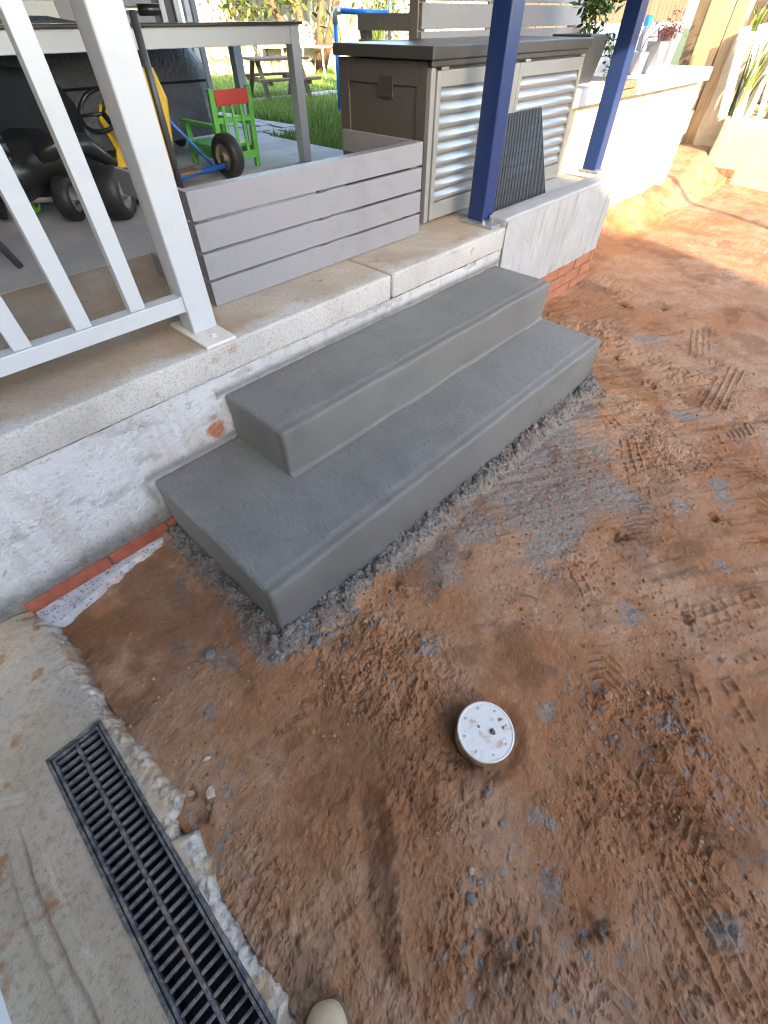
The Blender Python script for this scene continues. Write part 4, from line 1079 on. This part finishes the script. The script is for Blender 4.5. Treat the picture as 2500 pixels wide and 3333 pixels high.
for k in range(14):
    if w0 is None: w0 = obj('weatherboard', MB().add([(-6,5.058,1.15),(1.858,5.058,1.15),(1.858,5.040,1.155),(-6,5.040,1.155),(-6,5.054,1.262),(1.858,5.054,1.262)], [(0,3,2,1),(3,4,5,2),(0,1,5,4)]), M['housewhite'], hb_)
    else: share(w0, hb_, (0, 0, k*.108))
sd = thing('unseen_end_wall', 'unseen dark wall added at the left end of the patio to stop light', 'wall', (-2.7, 2, 0))  # unseen wall, added to block light reaching the steps from the left
obj('wall', MB().box((-3.0, -.05, 0), (-2.62, 5.0, 2.69)), M['darkwall'], sd)

# ---- lawn and paths
lawn_poly = [(2.956, 1.74), (3.46, 1.74), (3.46, 1.85), (60, 1.85), (60, 80), (-40, 80), (-40, 9.1), (2.99, 9.1), (2.956, 5.3)]
kind(obj('lawn', MB().prism(lawn_poly, .40, .600), M['lawn']), 'structure')
def in_path(x, y):
    return (2.93 < x < 3.62 and 3.93 < y < 9) or (4.30 < x < 6.2 and 6.22 < y < 6.62)
gb = MB(); rnd = random.Random(21)
for i in range(52000):
    u = rnd.random()
    if u < .45: x = rnd.uniform(2.96, 5.2); y = rnd.uniform(2.2, 6.6)
    else: x = rnd.uniform(3.4, 9.5); y = rnd.uniform(4, 10.0)
    if x - 3 > (y-1.7)*1.9 or in_path(x, y): continue
    h = rnd.uniform(.035, .085); a = rnd.uniform(0, 6.28); w = rnd.uniform(.004, .008); l = rnd.uniform(.01, .045)
    ca, sa = math.cos(a), math.sin(a); b = rnd.uniform(0, 6.28)
    gb.v += [(x-ca*w, y-sa*w, .598), (x+ca*w, y+sa*w, .598), (x+math.cos(b)*l, y+math.sin(b)*l, .598+h)]
    n_ = len(gb.v); gb.f.append((n_-3, n_-2, n_-1))
g = obj('grass', gb, M['grass']); kind(g, 'stuff'); tag(g, 'short green lawn grass behind the patio', 'grass')
pth = kind(bpy.data.objects.new('garden_path', None), 'structure'); COL.objects.link(pth)
rnd = random.Random(4)
rows = [(3.95 + r*.30, 3.95 + (r+1)*.30 - .02) for r in range(16)]
for r, (y0, y1) in enumerate(rows):
    xs = sorted([2.97, 3.60] + [2.97 + (.63)*t for t in ((.36, .68) if r % 2 else (.22, .52, .80))])
    for a, b in zip(xs[:-1], xs[1:]):
        j = lambda: rnd.uniform(-.018, .018)
        z = .612 + rnd.uniform(-.004, .004)
        obj('flagstone', MB().prism([(a+.01+j(), y0+.01+j()), (b-.01+j(), y0+.01+j()), (b-.01+j(), y1-.01+j()), (a+.01+j(), y1-.01+j())], .55, z), M['flag'], pth, bevel=.005)
for k in range(6):
    a = 4.32 + k*.31; j = lambda: rnd.uniform(-.015, .015)
    obj('flagstone', MB().prism([(a+j(), 6.24+j()), (a+.28+j(), 6.24+j()), (a+.28+j(), 6.58+j()), (a+j(), 6.58+j())], .55, .611), M['flag'], pth, bevel=.005)

# ---- small picnic table
pt = thing('picnic_table', 'small weathered timber picnic table on the lawn path', 'picnic table', (4.92, 6.3, .61))
e1 = Vector((.955, -.295, 0)).normalized(); e2 = Vector((.295, .955, 0)).normalized(); pc0 = Vector((4.92, 6.30, 0))
P3 = lambda u, v, z: pc0 + e1*u + e2*v + Vector((0,0,z))
for k in range(4): obj('top_plank', MB().bar(P3(-.38, -.21+k*.14, 1.012), P3(.38, -.21+k*.14, 1.012), .13, .022), M['oldtimber'], pt, bevel=.003)
for s in (-1, 1):
    obj('seat_plank', MB().bar(P3(-.42, s*.47, .832), P3(.42, s*.47, .832), .15, .024), M['oldtimber'], pt, bevel=.003)
    obj('seat_support', MB().bar(P3(s*.27, -.54, .806), P3(s*.27, .54, .806), .022, .05), M['oldtimber'], pt)
    for q in (-1, 1):
        obj('leg', MB().bar(P3(s*.295, q*.42, .61), P3(s*.295, q*.10, .998), .022, .060, e1), M['oldtimber'], pt, bevel=.003)

# ---- blue pipe swing frame
sf = thing('swing_frame', 'blue plastic pipe frame with grey elbows behind the cabinet', 'frame', (4.55, 4.65, .6))
A0 = Vector((4.50, 4.585, 0)); A1 = Vector((4.94, 4.20, 0))
R = lambda p, z: (p.x, p.y, z)
obj('upright', MB().tube([R(A0,.60), R(A0,1.36)], .022, 12), M['bluepipe'], sf, smooth=True)
obj('crossbar', MB().tube([Vector(R(A0,1.425)).lerp(Vector(R(A1,1.405)), .08), Vector(R(A0,1.425)).lerp(Vector(R(A1,1.405)), .95)], .022, 12), M['bluepipe'], sf, smooth=True)
obj('elbow', MB().tube([R(A0,1.33), R(A0,1.405), Vector(R(A0,1.425)).lerp(Vector(R(A1,1.405)), .03), Vector(R(A0,1.425)).lerp(Vector(R(A1,1.405)), .11)], .030, 12), M['galv'], sf, smooth=True)
obj('rear_upright', MB().tube([R(A1,.60), R(A1,2.1)], .019, 12), M['galv'], sf, smooth=True)
obj('tee', MB().tube([R(A1,1.35), R(A1,1.46)], .028, 12), M['galv'], sf, smooth=True)

# ---- white wrought iron chairs
def iron_chair(x, y, rz, label):
    t = thing('iron_chair', label, 'garden chair', (x, y, .60), rz, group='white iron garden chairs')
    mb = MB()
    arc = [(-.26, .24, .42)] + [(-.26*math.cos(a), .24, .42+.30+.16*math.sin(a)-.16) for a in [math.pi*k/10 for k in range(11)]] + [(.26, .24, .42)]
    mb.tube(arc, .016, 6)
    for k in range(7): mb.tube([(-.21+k*.07, .24, .43), (-.21+k*.07+.03*(-1)**k, .24, .55), (-.21+k*.07, .24, .66)], .012, 5)
    for k in range(3): mb.tube([(-.25, .24, .50+k*.06), (.25, .24, .50+k*.06)], .010, 5)
    obj('backrest', mb, M['wrought'], t, local=True)
    obj('seat', MB().box((-.26,-.22,.40), (.26,.25,.425)), M['wrought'], t, local=True, bevel=.008)
    for sx in (-1, 1):
        for sy in (-1, 1):
            obj('leg', MB().tube([(sx*.22, sy*.20, .40), (sx*.25, sy*.21, .20), (sx*.22, sy*.23, 0)], .017, 6), M['wrought'], t, local=True)
    return t
iron_chair(6.98, 9.05, .6, 'white iron garden chair left of the table leg, by the stone wall')
iron_chair(7.55, 8.50, .4, 'white iron garden chair right of the table leg, under the tree')

# ---- white hanging seat behind the blue frame
hs = thing('garden_swing_seat', 'beige canvas seat on white frame behind the blue pipe', 'seat', (6.5, 6.5, .6))
obj('frame', MB().tube([(6.32,6.66,.60),(6.45,6.55,1.34),(6.62,6.38,.60)], .022, 8).tube([(6.62,6.95,.60),(6.65,6.70,1.34),(6.92,6.60,.60)], .022, 8).tube([(6.45,6.55,1.34),(6.65,6.70,1.34)], .022, 8), M['wrought'], hs, smooth=True)
obj('canvas', MB().add([(6.40,6.60,.95),(6.62,6.40,.95),(6.66,6.46,1.27),(6.46,6.62,1.30),(6.50,6.80,.90),(6.72,6.60,.90)], [(0,1,2,3),(0,4,5,1),(3,2,1,0),(1,5,4,0)]), M['beige'], hs)

# ---- stone wall, cream wall and steel fence at the garden end
sw_ = thing('stone_wall', 'low crazy paved stone garden wall in the sun', 'wall', (6.2, 10.2, .6))
dv = Vector((6.95-5.4, 9.35-10.95, 0)).normalized(); nv = Vector((-dv.y, dv.x, 0)); nv = nv if nv.dot(Vector((-1,-1,0))) > 0 else -nv
w_o = Vector((5.0, 11.3, 0))
Q = lambda u, z, o_: w_o + dv*u + nv*o_ + Vector((0,0,z))
obj('core', MB().add([Q(0,.5,0),Q(3.6,.5,0),Q(3.6,1.26,0),Q(0,1.26,0),Q(0,.5,-.3),Q(3.6,.5,-.3),Q(3.6,1.26,-.3),Q(0,1.26,-.3)], [(0,1,2,3),(7,6,5,4),(3,2,6,7),(0,4,5,1),(1,5,6,2),(4,0,3,7)]), M['mortarjoint'], sw_)
rnd = random.Random(9)
for r in range(3):
    u = -.1*r
    while u < 3.5:
        w = rnd.uniform(.2, .36); z0 = .60 + r*.215
        pts = []
        for k in range(7):
            a = 2*math.pi*k/7 + rnd.uniform(-.2,.2); pts.append((max(.01, u + w/2 + math.cos(a)*w*.53), z0 + .105 + math.sin(a)*.108))
        vs = [Q(a, b, .002) for a, b in pts] + [Q(u+w/2+(a-u-w/2)*.86, z0+.105+(b-z0-.105)*.86, .03) for a, b in pts]
        obj('stone', MB().add(vs, [tuple(range(7,14))] + [(i,(i+1)%7,7+(i+1)%7,7+i) for i in range(7)]), M['stone'], sw_)
        u += w*1.02
cw_ = thing('cream_wall', 'sunlit cream garden wall above the table top', 'wall', (6, 12, .6))
a0, a1 = Q(.3, 0, -.6), Q(2.15, 0, -.6)
obj('wall', MB().add([(a0.x,a0.y,.5),(a1.x,a1.y,.5),(a1.x,a1.y,3.2),(a0.x,a0.y,3.2),(a0.x+.2,a0.y+.2,.5),(a1.x+.2,a1.y+.2,.5),(a1.x+.2,a1.y+.2,3.2),(a0.x+.2,a0.y+.2,3.2)], [(0,1,2,3),(7,6,5,4),(3,2,6,7),(1,5,6,2),(4,0,3,7),(0,4,5,1)]), M['cream'], cw_)
sfn = thing('steel_fence', 'olive ribbed steel fence at the back of the garden', 'fence', (9.5, 9.5, .6))
fo_ = Vector((6.6, 12.6, 0)); fd = Vector((.68, -.735, 0)).normalized(); fnn = Vector((-.735, -.68, 0)).normalized(); p0 = None
for i in range(44):
    u = i*.16
    if p0 is None:
        c = fo_; prof = [(0,0),(.03,.022),(.075,.022),(.095,0),(.16,0)]
        vs = [c + fd*a + fnn*b + Vector((0,0,.5)) for a, b in prof] + [c + fd*a + fnn*b + Vector((0,0,2.4)) for a, b in prof]
        p0 = obj('rib_sheet', MB().add(vs, [(k,k+1,k+6,k+5) for k in range(4)]), M['colorbond'], sfn)
    else: share(p0, sfn, tuple(fd*u))

# ---- tree, shrubs
def leaf_cloud(c, rad, count, size, rnd, droop=0.3):
    mb = MB()
    cl = [(Vector((rnd.gauss(0,.42), rnd.gauss(0,.42), rnd.gauss(0,.42))), rnd.uniform(.18,.38)) for _ in range(26)]
    for i in range(count):
        o, s = rnd.choice(cl); p = o + Vector((rnd.gauss(0,s), rnd.gauss(0,s), rnd.gauss(0,s)))
        p = Vector((p.x*rad[0], p.y*rad[1], p.z*rad[2])) + Vector(c)
        d = Vector((rnd.uniform(-1,1), rnd.uniform(-1,1), rnd.uniform(-1,.4))).normalized(); s2 = d.cross(Vector((rnd.uniform(-1,1),rnd.uniform(-1,1),1))).normalized()
        l = size*rnd.uniform(.6,1.3); w = l*.42
        mb.add([p, p+d*l*.5+s2*w*.5, p+d*l, p+d*l*.5-s2*w*.5], [(0,1,2,3)])
    return mb
rnd = random.Random(31)
tr = thing('garden_tree', 'reddish multi stemmed tree at the back of the garden', 'tree', (8.0, 9.3, .6))
tm = MB()
for (dx, dy, tx, ty) in ((0,0,-.35,.25),(.08,-.08,.15,-.12),(-.08,.08,-.75,.75),(.12,-.12,.45,-.45)):
    tm.tube([(7.98+dx, 9.25+dy, .58), (7.98+dx*1.6+tx*.25, 9.25+dy*1.6+ty*.25, 1.2), (7.98+dx*2+tx*.7, 9.25+dy*2+ty*.7, 2.1), (7.98+tx*1.3, 9.25+ty*1.3, 3.2)], [.10,.075,.06,.03], 9)
obj('trunk', tm, M['bark'], tr, smooth=True)
obj('crown', leaf_cloud((8.0, 9.3, 2.6), (1.5, 1.5, 1.1), 3600, .16, rnd), M['treeleaf'], tr)
def shrub(x, y, z, r, h, cnt, size, label, mat='treeleaf', name='shrub'):
    t = thing(name, label, 'shrub', (x, y, z)); rn = random.Random(int(x*100+y*7))
    obj('stem', MB().tube([(x, y, z), (x+.02, y, z+h*.4), (x+.04, y-.02, z+h*.8)], [.025,.018,.008], 6), M['bark'], t)
    obj('crown', leaf_cloud((x, y, z+h*.6), (r, r, h*.5), cnt, size, rn), M[mat], t)
shrub(6.9, 10.1, .6, .55, 1.9, 900, .13, 'leafy shrub in front of the cream wall')
shrub(9.9, 9.0, .6, .7, 1.7, 900, .13, 'yellow green shrub before the steel fence')
def straps(name, x, y, z, h, cnt, label, mat='strap', spread=.5):
    t = thing(name, label, 'plant', (x, y, z)); rn = random.Random(int(x*31+y*17)); mb = MB()
    for i in range(cnt):
        a = rn.uniform(0, 6.28); l = h*rn.uniform(.6,1.1); sp = spread*rn.uniform(.2,1)*h; w = rn.uniform(.008,.018)
        b = Vector((x+rn.uniform(-.05,.05), y+rn.uniform(-.05,.05), z)); dd = Vector((math.cos(a), math.sin(a), 0)); s_ = Vector((-dd.y, dd.x, 0))
        pts = [b, b + dd*sp*.25 + Vector((0,0,l*.5)), b + dd*sp*.6 + Vector((0,0,l*.85)), b + dd*sp + Vector((0,0,l))]
        ws = [w, w, w*.7, w*.05]
        vs = []
        for p, ww in zip(pts, ws): vs += [p - s_*ww, p + s_*ww]
        mb.add(vs, [(0,1,3,2),(2,3,5,4),(4,5,7,6)])
    obj('leaves', mb, M[mat], t)
straps('strappy_plant', 7.75, 8.0, .6, .85, 60, 'strappy leaved clump beside the white iron chair')
straps('strappy_plant', 8.3, 7.7, .6, .95, 60, 'taller strappy clump behind the blue upright')

# ================================================================== RIGHT: SUNLIT WALLS
gw = thing('garden_wall', 'sunlit rough rendered garden wall with overhanging cap slabs', 'wall', (4.9, 1.4, 0))
gob = lambda w: np.array([.5*.04*(fbm(np.array(w[1]), np.array(w[2]), .14, 4, 161, .6)-.5), .05*(fbm(np.array(w[0]), np.array(w[2]), .14, 5, 160, .6)-.5), 0])
obj('render_face', rounded_box((3.30, 1.20, -.1), (6.20, 1.46, .972), .02, .035, gob), M['sunwall'], gw, smooth=True)
obj('cap_slab', rounded_box((3.40, 1.105, .975), (4.03, 1.60, 1.066), .006, .2), M['blockwhite'], gw, smooth=True)
obj('cap_slab', rounded_box((4.40, 1.105, .975), (6.00, 1.60, 1.064), .006, .2), M['blockwhite'], gw, smooth=True)
for z in (.975, 1.022):
    obj('timber_end', MB().box((4.04, 1.11+(z-.975)*.2, z), (4.39, 1.55, z+.043)), M['oldtimber'], gw, bevel=.003)
obj('bank', rounded_box((3.462, 1.605, -.1), (9, 1.84, .60), .01, .4), M['sunwall'], gw)
bw = thing('block_wall', 'white painted block wall behind the pots', 'wall', (4.9, 1.75, 1.0))
for r in range(3):
    for k in range(5):
        x = 4.28 + k*.40 - (.2 if r % 2 else 0); z = 1.068 + r*.092
        obj('block', rounded_box((x, 1.605, z), (x+.393, 1.74, z+.086), .005, .3), M['block' if r == 2 else 'blockwhite'], bw, smooth=True)
def tapered_pot(x, y, z, h, r0, r1, label, two=True):
    t = thing('plant_pot', label, 'pot', (x, y, z), group='white faceted pots on the garden wall')
    k = 6; ring = lambda r, hh, off: [(x+r*math.cos(2*math.pi*(i+off)/k), y+r*math.sin(2*math.pi*(i+off)/k), z+hh) for i in range(k)]
    vs = ring(r0, 0, 0) + ring(r1, h, .5) + ring(r1*.88, h, .5) + ring(r1*.8, h*.85, .5)
    fs = [tuple(range(k-1,-1,-1))]
    for i in range(k): fs += [(i, (i+1)%k, k+i), (k+i, (i+1)%k, k+(i+1)%k)]
    for L in (1, 2): fs += [(L*k+i, L*k+(i+1)%k, (L+1)*k+(i+1)%k, (L+1)*k+i) for i in range(k)]
    fs.append(tuple(range(3*k, 4*k)))
    obj('body', MB().add(vs, fs), M['pot'], t, bevel=.002)
    obj('soil', MB().lathe([(r1*.76, 0), (.0001, .01)], (x, y, z+h*.86), 8), M['channel'], t)
    return t
tapered_pot(4.70, 1.30, 1.067, .125, .055, .075, 'smallest white faceted pot holding bare stems')
tapered_pot(4.86, 1.24, 1.067, .180, .06, .088, 'middle white faceted pot with the red succulent')
tapered_pot(5.05, 1.24, 1.067, .235, .065, .095, 'tallest white faceted pot at the right of the pots')
t = thing('pot_plant', 'red leaved succulent growing from the middle white pot', 'plant', (4.88, 1.23, 1.23)); rn = random.Random(8)
obj('stems', MB().tube([(4.86,1.24,1.22),(4.90,1.22,1.30)], .006, 5).tube([(4.87,1.23,1.22),(4.95,1.18,1.33)], .005, 5).tube([(4.86,1.24,1.22),(4.83,1.26,1.32)], .005, 5), M['bark'], t)
obj('leaves', leaf_cloud((4.93, 1.21, 1.31), (.13, .11, .055), 420, .026, rn), M['redleaf'], t)
t = thing('bare_stems', 'bare dark stems rising from the smallest pot', 'plant', (4.70, 1.30, 1.18))
obj('stems', MB().tube([(4.70,1.30,1.17),(4.71,1.28,1.26),(4.75,1.23,1.31)], .003, 5).tube([(4.70,1.30,1.17),(4.69,1.31,1.28),(4.72,1.28,1.34)], .003, 5).tube([(4.71,1.29,1.17),(4.74,1.25,1.22),(4.80,1.19,1.26)], .003, 5), M['bark'], t)
t = thing('water_bottle', 'clear bottle with a bright blue cap behind the pots', 'bottle', (5.26, 1.53, 1.06))
obj('body', MB().lathe([(.001,0),(.032,.002),(.033,.19),(.026,.23),(.016,.25)], (5.26,1.53,1.066), 16), M['pot'], t, smooth=True)
obj('cap', MB().lathe([(.030,.252),(.031,.315),(.001,.317)], (5.26,1.53,1.066), 16), M['cap'], t, smooth=True)
iv = thing('ivy_planter', 'dark planter with trailing green ivy beside the cabinet', 'planter', (3.85, 1.40, 1.067))
obj('planter', MB().add([(3.70,1.26,1.067),(3.90,1.26,1.067),(3.90,1.46,1.067),(3.70,1.46,1.067),(3.66,1.22,1.30),(3.94,1.22,1.30),(3.94,1.50,1.30),(3.66,1.50,1.30)], [(0,3,2,1),(4,5,6,7),(0,1,5,4),(1,2,6,5),(2,3,7,6),(3,0,4,7)]), M['darkgrey'], iv, bevel=.006)
rn = random.Random(77); mb = leaf_cloud((3.86,1.33,1.44), (.10,.12,.13), 420, .055, rn)
for s_ in range(9):
    p = Vector((rn.uniform(3.80,3.97), rn.uniform(1.18,1.25), 1.32)); L_ = rn.uniform(.10,.28)
    for k in range(int(L_/.014)):
        p = p + Vector((rn.uniform(-.004,.010), rn.uniform(-.006,.002), -.014))
        d = Vector((rn.uniform(-1,1), -abs(rn.uniform(.2,1)), rn.uniform(-.8,.2))).normalized(); q = d.cross(Vector((0,0,1))).normalized(); l = rn.uniform(.025,.045)
        mb.add([p, p+d*l*.5+q*l*.3, p+d*l, p+d*l*.5-q*l*.3], [(0,1,2,3)])
obj('ivy', mb, M['ivy'], iv)

# timber post pair and the rear wall
tp = thing('timber_gate_post', 'sunlit pair of upright timber sleepers behind the garden wall', 'post', (7.82, 1.6, 0))
obj('sleeper', MB().box((7.66, 1.62, -.05), (7.84, 1.87, 2.3)), M['timber'], tp, bevel=.006)
obj('sleeper', MB().box((7.68, 1.475, -.05), (7.84, 1.61, 2.3)), M['timber'], tp, bevel=.006)
rw = thing('rear_wall', 'blown out white rendered wall at the far right of the yard', 'wall', (7.7, .5, 0))
obj('tall_part', rounded_box((7.60, 1.02, -.1), (7.85, 1.470, 1.26), .02, .08, gob), M['sunwall'], rw, smooth=True)
obj('low_part', rounded_box((7.30, -3.9, -.1), (7.58, 1.16, .59), .02, .12, gob), M['sunwall'], rw, smooth=True)
for k in range(4):
    for r in range(2):
        obj('brick', rounded_box((7.585-.30*(k<0), 1.175+k*.076-.0, .02+r*.075) if False else (7.272, .80+k*.085, .015+r*.078), (7.296, .88+k*.085, .085+r*.078), .004, .05), M['old_brick'], rw, smooth=True)
for i, (a, b, w, lb) in enumerate((((7.36,1.20,.595),(7.40,1.34,1.30),.09,'white board leaning left of the green strip'), ((7.42,1.06,.60),(7.46,1.20,1.32),.10,'white board leaning right of the green strip'), ((7.50,.86,.60),(7.60,1.02,1.35),.05,'thin pale board leaning against the wood pile'))):
    tag(obj('leaning_board', MB().bar(a, b, w, .02, (1,0,0)), M['blockwhite'], bevel=.002), lb, 'board')
straps('strappy_plant', 7.48, 1.13, .60, .62, 26, 'green strip of leaves between two leaning white boards', 'strap', .35)
straps('strappy_plant', 7.72, 1.36, 1.255, .22, 14, 'small spiky plant on top of the rear wall', 'strap', .5)
wp = thing('wood_pile', 'pile of dry bark and split wood behind the low rear wall', 'wood pile', (8.1, .9, .3)); rn = random.Random(15)
for k in range(70):
    x = rn.uniform(7.65, 8.6); y = rn.uniform(-.6, 1.35); z = .45 + .45*(x-7.6)*.8*rn.uniform(.4,1) 
    d = Vector((rn.uniform(-1,1), rn.uniform(-1,1), rn.uniform(-.3,.3))).normalized()*rn.uniform(.08,.2)
    obj('split_log', MB().tube([Vector((x,y,z))-d, Vector((x,y,z))+d], [rn.uniform(.02,.045), rn.uniform(.02,.045)], 6), M['straw'], wp)
obj('bark_heap', MB().lump((8.15, .4, .35), .9, rn, .6), M['straw'], wp)
pf = thing('paling_fence', 'dark brown paling fence behind the garden wall', 'fence', (6.5, 2.9, .6)); p0 = None
for i in range(34):
    if p0 is None: p0 = obj('paling', MB().box((4.9, 2.90, .55), (5.04, 2.92, 2.30)), M['paling'], pf)
    else: share(p0, pf, (i*.147, random.uniform(-.006,.006), random.uniform(-.03,.03)))
ef = thing('end_fence', 'dark paling fence closing the far end of the yard', 'fence', (9.9, -.5, 0)); p0 = None
for i in range(46):
    if p0 is None: p0 = obj('paling', MB().box((9.9, -4.0, -.05), (9.92, -3.86, 1.95)), M['paling'], ef)
    else: share(p0, ef, (random.uniform(-.006,.006), i*.147, random.uniform(-.03,.03)))
shrub(9.0, .9, .1, .6, 1.9, 900, .12, 'sunlit shrub at the far right beyond the wood pile')
